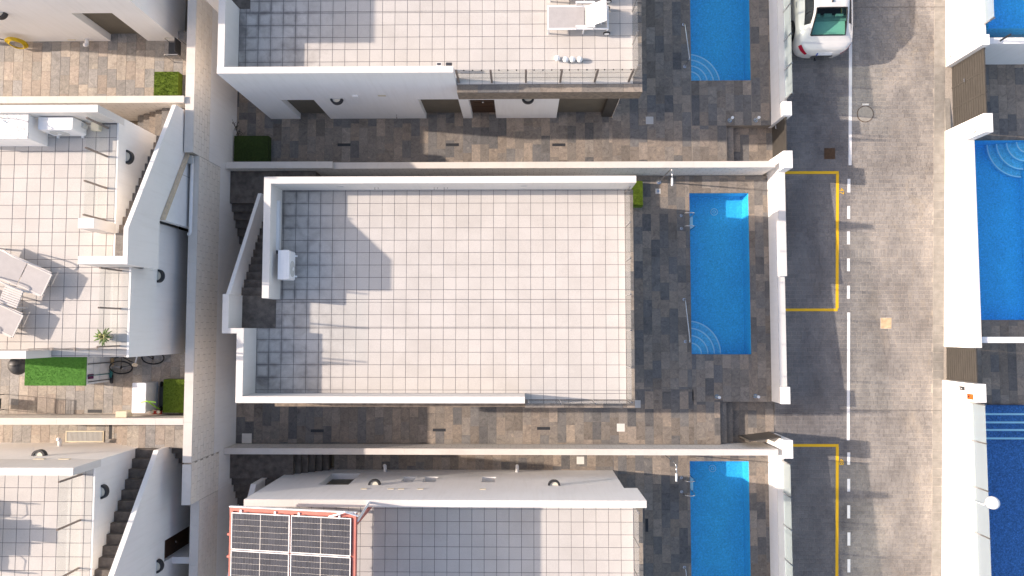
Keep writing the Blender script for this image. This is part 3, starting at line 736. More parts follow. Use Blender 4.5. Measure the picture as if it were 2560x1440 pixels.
for (u, v) in ((942, 473), (1090, 468), (1115, 466)):
    p = P(u, v, 3.8); MB().tube([(p.x - 0.05, 4.198, 3.85), (p.x - 0.05, 4.14, 3.85), (p.x - 0.05, 4.13, 3.80)], 0.012).tube([(p.x + 0.05, 4.198, 3.85), (p.x + 0.05, 4.15, 3.85)], 0.012).build('wall_tap', 'steel', H)

# ---------------------------------------------------------------- the upper house, sunlounger on its terrace
zf, zt = KT + 3.45, KT + 4.45
H = thing('white_house', 'white house at the top with shuttered windows and a sunlounger on its terrace', 'house', (-2.8, 9.5, KT))
yf = 7.27
sh = [(-7.67, -6.62), (-3.30, -2.02)]
frame_boxes(mw := MB(), -8.70, -1.95, KT - 0.3, zt, [(a, b, KT - 0.1, 2.56) for a, b in sh], yf, yf + 0.19); mw.build('wall', 'plaster_white', H)
frame_boxes(mw := MB(), -1.949, 3.11, KT - 0.3, 3.33, [(-1.70, -0.88, KT - 0.1, 2.50), (1.19, 3.109, KT - 0.1, 2.56)], yf, yf + 0.19); mw.build('wall', 'plaster_white', H)
box('lit_top_sheet', 'parapet', H, -8.703, -1.947, yf - 0.003, yf + 0.1895, zt + 0.0005, zt + 0.012)  # added thin sheet giving the wall top its sunlit cream tone
for a, b in sh: opening(H, a - 0.05, b + 0.05, KT, 2.6, yf, 0.20, 'shutter')
opening(H, 1.14, 2.75, KT, 2.6, yf, 0.20, 'shutter'); box('shutter_box', 'gate_metal', H, 2.751, 3.09, yf + 0.03, yf + 0.30, KT, 2.6)
dr_ = box('door', 'wood_door', H, -1.75, -0.83, yf + 0.20, yf + 0.25, KT, 2.55)
for zz in (0.9, 1.3, 1.7, 2.1): box('door_panel', 'wood_door', dr_, -1.62, -0.96, yf + 0.192, yf + 0.1995, zz, zz + 0.3)
MB().ball((-1.28, yf + 0.17, 1.75), 0.04, 10, 6).build('door_handle', 'steel', dr_)
box('wall', 'plaster', H, -8.45, 2.85, yf + 0.42, 16, KT - 0.3, 3.329)
box('roof_slab', 'slate_band', H, -1.93, 3.58, 7.02, 16, 3.331, zf - 0.26)
box('roof_slab', 'plaster', H, -8.45, -1.931, yf + 0.191, 16, 3.331, zf - 0.26)
box('slab_face', 'slate_band', H, -1.93, 3.58, 7.02, 7.25, zf - 0.259, zf - 0.031)
box('slab_face', 'slate_band', H, 3.32, 3.58, 7.251, 16, zf - 0.259, zf - 0.031)
coping_run(H, -1.93, 3.58, 7.02, 7.262, zf, 'x', 0.62); coping_run(H, 3.312, 3.58, 7.264, 12, zf, 'y', 0.62)
box('parapet', 'parapet', H, -8.70, -8.50, yf + 0.191, 9.62, zf - 0.26, zt)
box('parapet', 'parapet', H, -9.12, -8.701, 9.47, 9.62, 3.4, zt); box('parapet', 'parapet', H, -9.12, -8.95, 9.621, 10.6, 3.4, zt)
box('wall', 'plaster', H, -8.70, -8.451, yf + 0.191, 9.6, KT - 0.3, zf - 0.261)
box('stair_landing', 'slate_dark', H, -8.949, -8.18, 9.621, 10.6, 3.2, zf)
terrace(H, [(-8.495, 3.31, 7.462, 9.51), (-8.178, 3.31, 9.511, 11.6), (-8.495, -8.18, 9.511, 9.619), (-1.94, 3.31, 7.264, 7.461)], zf, origin=(-0.06, 0.12), near=(-4, 8))
xs0, xs1 = -1.90, 3.30
glass_rail(H, (xs0, 7.33), (xs1, 7.33), zf + 0.002, [(x_ - xs0) / (xs1 - xs0) for x_ in (-1.87, -0.89, 0.12, 1.14, 2.16, 3.17)], pw=0.03)
glass_rail(H, (3.30, 7.36), (3.30, 12.0), zf + 0.002, [0.02, 0.235, 0.45, 0.665, 0.88], post_mat='steel', pw=0.014)
wall_lamp(H, (P(834, 247, 3.0).x, yf - 0.004, 2.62), 'S'); wall_lamp(H, (P(1320, 249, 2.6).x, yf - 0.004, 2.62), 'S'); 
for (u, v, mt, w_) in ((889, 232, 'white_metal', 0.09), (955, 231, 'cream', 0.12)):
    x_ = P(u, v, 2.95).x; box('wall_plate', mt, H, x_ - w_, x_ + w_, yf - 0.05 if mt == 'white_metal' else yf - 0.012, yf - 0.001, 2.9, 3.02)
x_ = P(992, 290, 0.9).x; MB().tube([(x_, yf, 0.95), (x_, yf - 0.09, 0.95), (x_, yf - 0.1, 0.88)], 0.016).build('wall_tap', 'steel', H)

# ---------------------------------------------------------------- the lower house, solar panels on its terrace
zf, zt = KB + 3.45, KB + 4.45
H = thing('white_house', 'white house at the bottom with small square windows and solar panels above its terrace', 'house', (-2.2, -7.5, KB))
yf = -4.93
def xb(u, v=1195): return X(u, v, 1.6)
wins = [(-3.94, -3.52, 0.70, 1.53), (-3.23, -2.80, 0.70, 1.53), (-1.32, -0.88, 0.70, 1.53)]
frame_boxes(mw := MB(), -8.05, 3.16, KB - 0.4, 2.30, wins + [(X(835, 1182, 0.0), X(905, 1182, 0.0), 0.2, 1.95)], yf - 0.2, yf); mw.build('wall', 'plaster_white', H)
box('wall', 'plaster_white', H, -8.05, 3.57, yf - 0.2, yf, 2.301, zt)
box('lit_top_sheet', 'parapet', H, -8.053, 3.573, yf - 0.203, yf + 0.003, zt + 0.0005, zt + 0.012)  # no real cap: sunlit cream of the top put into the sheet colour
for (a, b, c, d) in wins:
    o = box('window', 'window_panel', H, a - 0.03, b + 0.03, yf - 0.25, yf - 0.205, c - 0.03, d + 0.03); box('window_frame', 'white_metal', o, (a + b) / 2 - 0.02, (a + b) / 2 + 0.02, yf - 0.204, yf - 0.19, c, d)
opening(H, X(835, 1182, 0.0) - 0.03, X(905, 1182, 0.0) + 0.03, 0.1, 2.0, yf, 0.205, 'shutter', n='N')
box('wall', 'plaster', H, -7.9, 2.85, -12, yf - 0.45, KB - 0.3, 2.9)
box('roof_slab', 'slate_band', H, -7.9, 3.63, -12, yf - 0.201, 2.35, zf - 0.26)
box('slab_face', 'slate_band', H, 3.37, 3.63, -12, yf - 0.202, zf - 0.259, zf - 0.031); coping_run(H, 3.362, 3.63, -12, yf - 0.203, zf, 'y', 0.62)
terrace(H, [(-7.9, 3.36, -9.6, yf - 0.202)], zf, origin=(-0.02, 0.18), near=(0, -6))
glass_rail(H, (3.35, yf - 0.25), (3.35, -10.5), zf + 0.002, [0.02, 0.2, 0.38, 0.56, 0.74, 0.92], post_mat='steel', pw=0.014)
wall_lamp(H, (X(937, 1203, 1.9), yf + 0.004, 1.95), 'N'); wall_lamp(H, (X(1385, 1203, 1.9), yf + 0.004, 1.95), 'N')
for u in (911, 978, 1004, 1052, 1208):
    x_ = X(u, 1218, 2.5); box('wall_plate', 'cream', H, x_ - 0.09, x_ + 0.09, yf + 0.001, yf + 0.014, 2.5, 2.6)
def vent_elbow(parent, x, y, z, sgn):
    MB().tube([(x, y, z), (x, y + 0.12 * sgn, z), (x, y + 0.19 * sgn, z + 0.02), (x, y + 0.22 * sgn, z + 0.10)], 0.06, 12).build('vent_pipe', 'white_metal', parent, smooth=True)
vent_elbow(H, X(962, 1178, -0.1), yf, -0.15, 1); vent_elbow(H, X(1293, 1178, -0.1), yf, -0.15, 1)
flight(H, 'x', -6.75, -7.75, yf + 0.001, -4.152, KB + 0.19, 0.26, 5)
box('stair_landing', 'slate_dark', H, XR + 0.005, -7.751, yf + 0.001, -4.152, -0.2, 0.45)
box('stair_landing', 'slate_dark', H, XR + 0.005, -8.051, yf - 0.12, yf, -0.2, 0.449)
MB().prism([(yf - 0.1, 1.45), (yf - 3.3, 3.85), (yf - 3.3, 0.5), (yf - 0.1, 0.0)], -8.80, -8.62, 'x').build('stair_wall', 'plaster', H)
flight(H, 'y', yf - 0.12, yf - 3.4, -8.619, -8.051, 0.63, 2.75, 13)
flight(H, 'y', yf - 0.12, yf - 2.2, XR + 0.005, -8.801, 0.27, -0.95, 8)

# ---------------------------------------------------------------- left row: the top left house (only its wall and window show)
H = thing('white_house', 'white house in the top left corner with one large shuttered window', 'house', (-14, 10.5, 2.85))
yf = 9.10
wx = (X(277, 101, 2.85), X(370, 100, 2.85))
frame_boxes(mw := MB(), -18, -10.88, 2.4, 7.2, [(wx[0], wx[1], 2.75, 4.86)], yf, yf + 0.22); mw.build('wall', 'plaster', H)
box('wall', 'plaster', H, -11.10, -10.88, yf + 0.221, 14, 2.4, 7.2); box('wall', 'plaster', H, -18, -11.101, yf + 0.5, 14, 2.4, 6.1)
opening(H, wx[0] - 0.05, wx[1] + 0.05, 2.85, 4.9, yf, 0.24, 'shutter')
wall_lamp(H, (X(0, 33, 4.9), yf - 0.004, 4.9), 'S')
x_ = X(217, 102, 3.0); vent_elbow(H, x_, yf, 3.0, -1)
x_ = X(178, 99, 3.0); box('wall_plate', 'cream', H, x_ - 0.12, x_ + 0.12, yf - 0.012, yf - 0.001, 2.95, 3.0)

# ---------------------------------------------------------------- left row: the middle left house
zf, zt = 5.60, 6.60
H = thing('white_house', 'white house on the left with a glass railed terrace, loungers and side staircase', 'house', (-13, 2.5, 2.35))
box('wall', 'plaster', H, -18, -11.10, 1.67, 5.86, 2.0, zf - 0.26); box('wall', 'plaster', H, -18, -10.64, -0.77, 1.669, 2.0, zf - 0.26)
box('parapet', 'parapet', H, -18, -11.10, 5.66, 5.86, zf - 0.259, zt)
box('parapet', 'parapet', H, -18.0, X(65, 885, 6.6), -0.77, -0.57, zf - 0.259, zt)
box('parapet', 'parapet', H, -11.52, -11.103, 2.60, 2.87, zf + 0.001, zt); box('parapet', 'parapet', H, -11.49, -10.321, 1.67, 1.88, zf + 0.001, zt)
box('wall', 'plaster', H, -11.103, -10.90, 1.671, 1.879, 4.6, zf)
box('wall_edge', 'plaster', H, -11.15, -11.101, 1.881, 5.659, zf - 0.259, zf - 0.0)
box('wall_edge', 'plaster', H, -10.699, -10.64, -0.77, 1.669, zf - 0.259, zf + 0.002)
box('wall', 'plaster', H, -11.099, -10.62, 1.671, 3.08, 2.0, 4.99)
MB().prism([(6.60, 4.24), (2.61, 6.60), (1.67, 6.60), (1.67, 5.0), (3.09, 5.0), (5.33, 3.59), (6.60, 2.75)], -10.32, -10.20, 'x').build('stair_wall', 'plaster', H)
flight(H, 'x', -12.25, -11.10, 5.862, 6.785, 2.54, 3.12, 4, mat='slate')
box('stair_landing', 'slate', H, -11.099, -10.161, 5.862, 6.785, 2.4, 3.30)
flight(H, 'y', 5.861, 2.61, -11.099, -10.321, 3.58, zf - 0.165, 13, mat='slate')
box('stair_landing', 'slate', H, -11.099, -10.321, 1.881, 2.609, 5.0, zf - 0.001)
st_ = MB().prism([(5.33, 3.57), (3.10, 4.97), (3.10, 2.35), (5.33, 2.35)], -10.40, -10.21, 'x').build('store_panel', 'white_metal', H)
MB().prism([(4.62, 2.4), (4.64, 2.4), (4.64, 4.0), (4.62, 4.01)], -10.209, -10.203, 'x').build('panel_seam', 'ac_grey', st_)
MB().prism([(5.36, 3.56), (3.08, 4.99), (3.08, 4.87), (5.36, 3.44)], -10.199, -10.10, 'x').build('flashing', 'flashing', st_)
terrace(H, [(-17, -11.155, 1.67, 5.658), (-17, -10.70, -0.568, 1.669), (X(65, 885, 6.6) + 0.002, -10.70, -0.765, -0.569)], zf, origin=(-0.13, 0.02), near=(-11, 2))
glass_rail(H, (-11.39, 5.655), (-11.39, 2.88), zf + 0.002, [0.05, 0.335, 0.65, 0.97])
glass_rail(H, (-10.91, 1.665), (-10.91, -0.53), zf + 0.002, [0.04, 0.51, 0.97])
glass_rail(H, (X(65, 885, 6.6), -0.535), (-10.92, -0.535), zf + 0.002, [0.02, 0.35, 0.68])
wall_lamp(H, (-11.096, Y(306, 393, 5.15), 5.15), 'E'); wall_lamp(H, (-10.636, Y(393, 690, 4.15), 4.15), 'E')
pz = 3.42
MB().tube([(-10.06, Y(485, 395, pz), pz), (-10.06, Y(485, 580, pz), pz), (-10.10, Y(485, 584, pz), pz - 0.05), (-10.16, Y(480, 585, pz), pz - 0.05)], 0.05, 10).build('drain_pipe', 'white_metal', H, smooth=True)
p = P(481, 398, pz + 0.1); box('junction_box', 'ac_grey', H, -10.16, -10.02, p.y - 0.12, p.y + 0.12, pz - 0.05, pz + 0.1)

# ---------------------------------------------------------------- left row: the bottom left house
zf, zt = 5.0, 6.0
H = thing('white_house', 'white house in the bottom left corner with a dark staircase and brown side door', 'house', (-13.5, -6.5, 1.85))
box('wall', 'plaster', H, -18, -11.80, -12, -3.65, 1.5, zf - 0.26)
box('parapet', 'parapet', H, -18, -11.80, -3.85, -3.65, zf - 0.259, zt)
box('wall_edge', 'plaster', H, -11.85, -11.801, -12, -3.851, zf - 0.259, zf + 0.002)
terrace(H, [(-17.5, -11.855, -9.2, -3.852)], zf, origin=(-0.10, 0.1), near=(-12, -5))
glass_rail(H, (-12.17, -3.86), (-12.17, -9.2), zf + 0.002, [0.03, 0.262, 0.505, 0.75, 0.98])
flight(H, 'x', -12.9, -11.80, -3.649, -2.89, 2.04, 2.62, 4, mat='slate_pale')
flight(H, 'y', -3.66, -8.0, -11.799, -11.0, 2.95, 5.6, 16)
dy0, dy1 = -7.06, -6.42
sl = lambda y_: 3.42 + (-3.60 - y_) * 0.745
MB().prism([(-3.62, 3.42), (-3.62, 0.8), (dy1, 0.8), (dy1, sl(dy1))], -11.0, -10.85, 'x').build('stair_wall', 'plaster', H)
MB().prism([(dy1 - 0.001, sl(dy1)), (dy1 - 0.001, 2.89), (dy0, 2.89), (dy0, sl(dy0))], -11.0, -10.85, 'x').build('stair_wall', 'plaster', H)
MB().prism([(dy0 - 0.001, sl(dy0)), (dy0 - 0.001, 0.8), (-9.0, 0.8), (-9.0, sl(-9.0))], -11.0, -10.85, 'x').build('stair_wall', 'plaster', H)
d_ = box('door', 'wood_door', H, -11.05, -11.003, dy0 - 0.03, dy1 + 0.03, 0.8, 2.93); MB().ball((-10.985, (dy0 + dy1) / 2, 1.9), 0.035, 10, 6).build('door_handle', 'steel', d_)
box('door_reveal', 'plaster', H, -10.849, -10.25, dy0 - 0.20, dy0 - 0.002, 0.8, 2.4)
flight(H, 'y', -3.66, -5.2, -10.849, -10.161, 2.6, 1.0, 8)
box('cellar_floor', 'slate_dark', H, -10.849, -10.161, -9, -5.201, 0.6, 0.80)
wall_lamp(H, (-10.846, Y(382, 1415, 3.3), 3.3), 'E'); wall_lamp(H, (-11.796, Y(247, 1229, 4.65), 4.65), 'E')
wall_lamp(H, (X(99, 1131, 4.2), -3.646, 4.2), 'N')
vent_elbow(H, X(150, 1104, 2.5), -3.65, 2.5, 1)
for (u, v) in ((97, 1143), (160, 1142)): x_ = X(u, v, 4.8); box('wall_plate', 'cream', H, x_ - 0.15, x_ + 0.15, -3.649, -3.635, 4.7, 4.82)

# ================================================================ ACROSS THE STREET
def far_wall(label, y0, y1, zb, zt, x0=XE, extra=()):
    t = thing('street_wall', label, 'wall', (x0 + 0.13, y0, zb), 'white walls on the far side of the street')
    box('wall_body', 'plaster_white', t, x0, x0 + 0.25, y0, y1, zb, zt - 0.04); box('coping', 'parapet', t, x0 - 0.004, x0 + 0.255, y0 + 0.001, y1 - 0.001, zt - 0.039, zt)
    for b in extra: box('pillar', 'plaster_white', t, *b)
    return t
fw1 = far_wall('tall white wall with a glass panel at the top right corner', 9.40, 14.0, -0.5, 2.13, extra=[(XE + 0.02, XE + 0.26, 9.06, 9.399, -0.5, 2.28)])
glass_rail(fw1, (XE + 0.21, 9.75), (XE + 0.21, 14.0), 2.135, [0.01, 0.3, 0.6, 0.9], h=0.5, glass='frosted', post_mat='steel')
fw2 = far_wall('plain white wall with house number 54 along the bright blue pool', -0.62, 6.23, -1.0, 1.34, extra=[(XE - 0.006, XE + 0.27, 6.231, 6.84, -0.5, 2.27)])
text_mesh('54', 0.20, 'black', 'house_number', fw2, Matrix.Translation((XE - 0.009, 6.42, 1.80)) @ Matrix.Rotation(-math.pi / 2, 4, 'Z') @ Matrix.Rotation(math.pi / 2, 4, 'X'))
fw3 = far_wall('white wall with glass panels and an orange sign at the bottom right', -10.5, -2.372, -2.0, 0.83, x0=XE - 0.05, extra=[(XE - 0.055, XE + 0.26, -2.37, -1.78, -1.5, 1.46)])
glass_rail(fw3, (XE + 0.14, -2.40), (XE + 0.14, -10.4), 0.835, [0.004, 0.158, 0.345, 0.53, 0.715, 0.9], h=0.75, glass='frosted', post_mat='steel')
sg = box('notice_plate', 'orange_sign', fw3, XE - 0.066, XE - 0.0555, -2.30, -2.12, 0.98, 1.30)
MB().prism([(-2.27, 1.04), (-2.15, 1.04), (-2.21, 1.13)], XE - 0.070, XE - 0.0665, 'x').build('warning_triangle', 'black', sg)
ic = box('intercom', 'dark_grey', fw3, XE - 0.085, XE - 0.0555, -2.03, -1.91, 0.60, 0.86)
MB().box(XE - 0.092, XE - 0.0855, -2.00, -1.97, 0.72, 0.75).build('intercom_button', 'white_metal', ic); MB().box(XE - 0.092, XE - 0.0855, -2.00, -1.94, 0.64, 0.66).build('intercom_button', 'white_metal', ic)
p = P(2377, 138, 0.6); MB().tube([(XE + 0.001, p.y, 0.62), (XE - 0.05, p.y, 0.62)], 0.07, 16).build('wall_vent', 'ac_grey', fw1)
p = P(2360, 818, -0.2); box('wall_plate', 'ac_grey', fw2, XE - 0.03, XE - 0.001, p.y - 0.06, p.y + 0.06, -0.2, 0.0)
t = thing('garden_wall', 'white wall carrying glass beside the upper right pool', 'wall', (16.5, 9.33, 0), 'garden walls dividing the plots')
box('wall_body', 'plaster_white', t, XE + 0.261, 20, 9.22, 9.42, -0.5, 1.95); box('wall_lamp', 'dark_grey', t, 15.05, 15.35, 9.19, 9.219, 0.75, 0.85)
glass_rail(t, (15.5, 9.32), (20, 9.32), 1.955, [0.0, 0.3, 0.6, 0.9], h=0.5, glass='glass', post_mat='dark_grey')
t = thing('garden_wall', 'white wall below the bright blue pool on the right', 'wall', (17, -0.37, -0.4), 'garden walls dividing the plots')
box('wall_body', 'plaster_white', t, XE + 0.256, 20, -0.46, -0.27, -1.0, 1.20)
patio('pool_patio_paving', [(XE + 0.26, 19, 6.52, 9.22)], 0.10, origin=(0.1, 0.1), near=(15, 8))
patio('pool_patio_paving', [(XE + 0.26, 19, -0.27, 0.30)], 0.25, origin=(0.05, 0.1))
patio('pool_patio_paving', [(XE - 0.02, 19, -2.63, -0.46)], -0.42, origin=(0.12, 0.1), near=(15, -1.5))
struct(box('threshold', 'tan_stone', None, XE - 0.02, XE + 0.16, -1.77, -0.63, -1.0, -0.405))
struct(box('threshold', 'concrete', None, XE - 0.02, XE + 0.16, 6.85, 9.05, -0.5, 0.24))
pool('bright blue pool cut by the top right corner', XE + 0.5, 20, 9.75, 14.5, 1.9, 'pool_tile_deep', False)
pool('large bright blue pool with rippled sunlit water on the right', XE + 0.3, 17.6, 0.30, 6.50, 0.25, 'pool_tile_deep', 17.59)  # pale corner steps here also stand in for sunlit ripples
pool('dark blue mosaic pool with four white edged steps at the bottom right', XE + 0.22, 20, -10.5, -2.63, -0.30, 'pool_mosaic', False, rows=[-3.0, -3.30, -3.58, -3.89])

# ---- gates
def gate(label, x, y0, y1, z0, z1, n, stiles=(), handle=None, rot=None):
    t = thing('slatted_gate', label, 'gate', (x, y0, z0))
    L, Hh = y1 - y0, z1 - z0
    for a, b in ((0, 0.05), (L - 0.05, L)) + tuple((s_ - 0.03, s_ + 0.03) for s_ in stiles): MB().box(-0.028, 0.028, a, b, 0, Hh).build('gate_post', 'gate_metal', t, local=True)
    sh_ = Hh / n
    for k in range(n): MB().box(-0.018, 0.018, 0.051, L - 0.051, k * sh_ + 0.006, (k + 1) * sh_ - 0.012).build('gate_slat', 'gate_metal', t, local=True)
    MB().box(-0.005, 0.005, 0.052, L - 0.052, 0.01, Hh - 0.02).build('gate_backing', 'grout', t, local=True)
    if handle is not None: MB().tube([(-0.03, handle, Hh * 0.45), (-0.09, handle, Hh * 0.45), (-0.09, handle + 0.12, Hh * 0.45)], 0.014).build('gate_handle', 'steel', t, local=True)
    if rot is not None: t.rotation_euler = (0, 0, rot)
    return t
gate('closed brown slatted gate beside the upper pool on the left kerb', XS + 0.14, 5.83, 6.97, 0.20, 1.50, 12, handle=0.95)
gate('brown slatted gate standing open at the foot of the garden steps', XS + 0.02, -3.66 - 1.06, -3.66, -0.47, 0.72, 11, handle=0.12)
bpy.context.view_layer.update()
g_open = [o for o in COL.objects if o.name.startswith('slatted_gate')][-1]
g_open.location = (XS + 0.03, -3.60, -0.47); g_open.rotation_euler = (0, 0, math.radians(97))
gate('wide closed brown slatted gate beside house number 54', XE + 0.24, 6.86, 9.05, 0.28, 2.05, 14, stiles=(0.74, 1.46), handle=1.4)
gate('narrow closed brown slatted gate across the street beside the orange sign', XE + 0.10, -1.76, -0.64, -0.38, 1.30, 14)

# ================================================================ STREET THINGS
p = PS(2163, 285); t = thing('manhole_cover', 'round concrete manhole cover beside the long white line', 'manhole cover', p)
t.rotation_euler = (math.atan(0.066), 0, 0)
MB().lathe((0, 0, 0), [(0.285, -0.02), (0.285, 0.008), (0.268, 0.008), (0.268, 0.002)], 40).build('frame_ring', 'rust', t, local=True)
MB().lathe((0, 0, 0), [(0.264, -0.01), (0.264, 0.011), (0.02, 0.014), (0.0001, 0.014)], 40).build('cover', 'manhole', t, local=True)
MB().box(-0.10, 0.12, 0.30, 0.36, -0.01, 0.006).build('plate', 'hatch_white', t, local=True)
p = PS(2074, 384); t = thing('drain_cover', 'rusty square drain cover in the shaded parking lane', 'drain cover', p); t.rotation_euler = (math.atan(0.066), 0, 0)
MB().box(-0.19, 0.19, -0.19, 0.19, -0.02, 0.006).build('frame_ring', 'rust', t, local=True)
for k in range(5): MB().box(-0.15, 0.15, -0.14 + k * 0.062, -0.105 + k * 0.062, 0.0061, 0.012).build('bar', 'rust', t, local=True)
p = PS(2215, 808); t = thing('access_cover', 'square orange stone access cover in the street', 'access cover', p); t.rotation_euler = (math.atan(0.066), 0, 0)
MB().box(-0.185, 0.185, -0.185, 0.185, -0.02, 0.006).build('cover', 'tan_stone', t, local=True); MB().box(-0.19, 0.19, -0.19, 0.19, -0.03, 0.003).build('frame_ring', 'hatch_white', t, local=True)
# globe street lamp behind the glass wall
pb = Vector((14.73 - 0.02, P(2445, 1250, 0.85).y, 0.83))
t = thing('street_lamp', 'white globe lamp on a slim post above the mosaic pool', 'lamp', pb)
top = P(2468, 1257, 1.78); 
MB().tube([(0, 0, 0), (0, 0, 0.66), (0.06, top.y - pb.y, 0.80)], 0.022).build('lamp_post', 'white_metal', t, local=True); MB().ball((0.10, top.y - pb.y, 0.95), 0.20, 24, 14).build('globe', 'globe_white', t, smooth=True, local=True)

# ================================================================ CAR
def spline(vals, n):
    """Catmull-Rom through the rows of vals, n samples between each pair."""
    out = []
    for i in range(len(vals) - 1):
        p0, p1, p2, p3 = vals[max(i - 1, 0)], vals[i], vals[i + 1], vals[min(i + 2, len(vals) - 1)]
        for k in range(n):
            t_ = k / n
            out.append([0.5 * ((2 * b) + (-a + c) * t_ + (2 * a - 5 * b + 4 * c - d) * t_ ** 2 + (-a + 3 * b - 3 * c + d) * t_ ** 3) for a, b, c, d in zip(p0, p1, p2, p3)])
    out.append(list(vals[-1])); return out
def make_car():
    yaw = math.radians(0.6)
    pr = PS(2068, 139); base = Vector((10.17, P(2068, 138, 0.85).y, 0)); base.z = street_z(base.y + 2.2) - 2.2 * 0.066 + 0.0
    t = thing('parked_car', 'white saloon car parked beside the upper street wall', 'car', base); t.rotation_euler = (math.atan(0.066), 0, yaw)
    #        y     zl    wl    ws    zs    wb    zb    wi    zi    wr    zr    zc
    ST = [(-0.02, 0.38, 0.30, 0.36, 0.48, 0.36, 0.60, 0.33, 0.66, 0.22, 0.68, 0.685),
          (0.02, 0.28, 0.52, 0.58, 0.48, 0.57, 0.68, 0.53, 0.76, 0.36, 0.79, 0.80),
          (0.12, 0.24, 0.74, 0.78, 0.52, 0.74, 0.78, 0.68, 0.90, 0.50, 0.955, 0.975),
          (0.27, 0.22, 0.82, 0.88, 0.56, 0.85, 0.86, 0.78, 0.96, 0.60, 1.00, 1.025),
          (0.43, 0.22, 0.86, 0.915, 0.58, 0.89, 0.90, 0.82, 0.99, 0.66, 1.03, 1.055),
          (0.86, 0.22, 0.88, 0.92, 0.60, 0.905, 0.92, 0.84, 1.00, 0.62, 1.25, 1.29),
          (1.30, 0.22, 0.88, 0.92, 0.60, 0.905, 0.93, 0.84, 1.00, 0.575, 1.405, 1.455),
          (2.05, 0.22, 0.88, 0.92, 0.60, 0.905, 0.93, 0.84, 1.00, 0.585, 1.435, 1.485),
          (2.65, 0.22, 0.88, 0.92, 0.60, 0.905, 0.93, 0.84, 1.00, 0.575, 1.405, 1.455),
          (3.45, 0.22, 0.88, 0.92, 0.60, 0.90, 0.92, 0.82, 0.98, 0.70, 1.02, 1.05),
          (4.15, 0.22, 0.86, 0.90, 0.56, 0.86, 0.84, 0.76, 0.90, 0.58, 0.94, 0.96),
          (4.55, 0.25, 0.70, 0.75, 0.50, 0.70, 0.68, 0.60, 0.76, 0.46, 0.80, 0.82),
          (4.66, 0.32, 0.40, 0.46, 0.48, 0.42, 0.60, 0.38, 0.66, 0.28, 0.69, 0.70)]
    NS = 4; rows = spline([list(s_) for s_ in ST], NS); grid = []
    for r_ in rows:
        y, zl, wl, ws, zs, wb, zb, wi, zi, wr, zr, zc = r_
        pr_ = [(wl, zl), (ws, zs), (wb, zb), (wi, zi), (wr, zr), (wr * 0.55, zr + (zc - zr) * 0.75), (0.0, zc)]
        half = spline([list(q) for q in pr_], 3)
        grid.append([Vector((-a, y, z)) for a, z in half] + [Vector((a, y, z)) for a, z in half[-2::-1]])
    nc = len(grid[0]); nr = len(grid)
    def cell_kind(i, j):
        jj = j if j < (nc - 1) / 2 else nc - 2 - j            # 0..17 from sill to the centre line; control points every 3
        s_ = i / NS
        if jj >= 13 and 4.25 <= s_ < 5.99: return 'rear_window'
        if jj >= 13 and 8.0 <= s_ < 9.0: return 'windscreen'
        if 10 <= jj <= 11 and 4.9 <= s_ < 8.4: return 'side_window'
        if 5 <= jj <= 7 and 1.0 <= s_ < 3.0: return 'tail_lamp'
        return 'body'
    groups = {}
    for i in range(nr - 1):
        for j in range(nc - 1):
            k = cell_kind(i, j)
            if k in ('side_window', 'tail_lamp'): k += '_l' if j < nc / 2 else '_r'
            groups.setdefault(k, []).append((i, j))
    for k, cells in groups.items():
        mm = MB(); idx = {}
        def vid(i, j):
            if (i, j) not in idx: idx[(i, j)] = len(mm.v); mm.v.append(tuple(grid[i][j]))
            return idx[(i, j)]
        for (i, j) in cells: mm.f.append((vid(i, j), vid(i, j + 1), vid(i + 1, j + 1), vid(i + 1, j)))
        nm = k[:-2] if k[-2:] in ('_l', '_r') else k
        mm.build(nm, {'body': 'car_paint', 'rear_window': 'car_tint', 'windscreen': 'car_glass', 'side_window': 'car_glass', 'tail_lamp': 'tail_lamp'}[nm], t, smooth=True, local=True)
    # dark rubber surround of the rear window, cabin behind it
    rw = groups['rear_window']; i0, i1 = min(c[0] for c in rw), max(c[0] for c in rw) + 1; j0, j1 = min(c[1] for c in rw), max(c[1] for c in rw) + 1
    ring = [grid[i0][j] for j in range(j0, j1 + 1)] + [grid[i][j1] for i in range(i0 + 1, i1 + 1)] + [grid[i1][j] for j in range(j1 - 1, j0 - 1, -1)] + [grid[i][j0] for i in range(i1 - 1, i0, -1)]
    MB().tube([q + Vector((0, 0, 0.004)) for q in ring] + [ring[0] + Vector((0, 0, 0.004))], 0.022, 6, cap=False).build('window_seal', 'black', t, local=True)
    MB().box(-0.62, 0.62, 0.55, 1.02, 0.86, 0.97).build('parcel_shelf', 'hatch_white', t, local=True)
    for sx in (-0.38, 0.0, 0.38): MB().box(sx - 0.12, sx + 0.12, 1.14, 1.22, 0.99, 1.13).build('headrest', 'sling', t, local=True)
    MB().box(-0.66, 0.66, 1.03, 1.22, 0.50, 0.98).build('rear_seat', 'sling', t, local=True); MB().box(-0.75, 0.75, 1.0, 3.6, 0.3, 0.40).build('cabin_floor', 'dark_grey', t, local=True)
    MB().prism([(1.62, 1.478), (1.46, 1.470), (1.48, 1.52), (1.54, 1.51)], -0.02, 0.02, 'x').build('antenna', 'dark_grey', t, local=True)
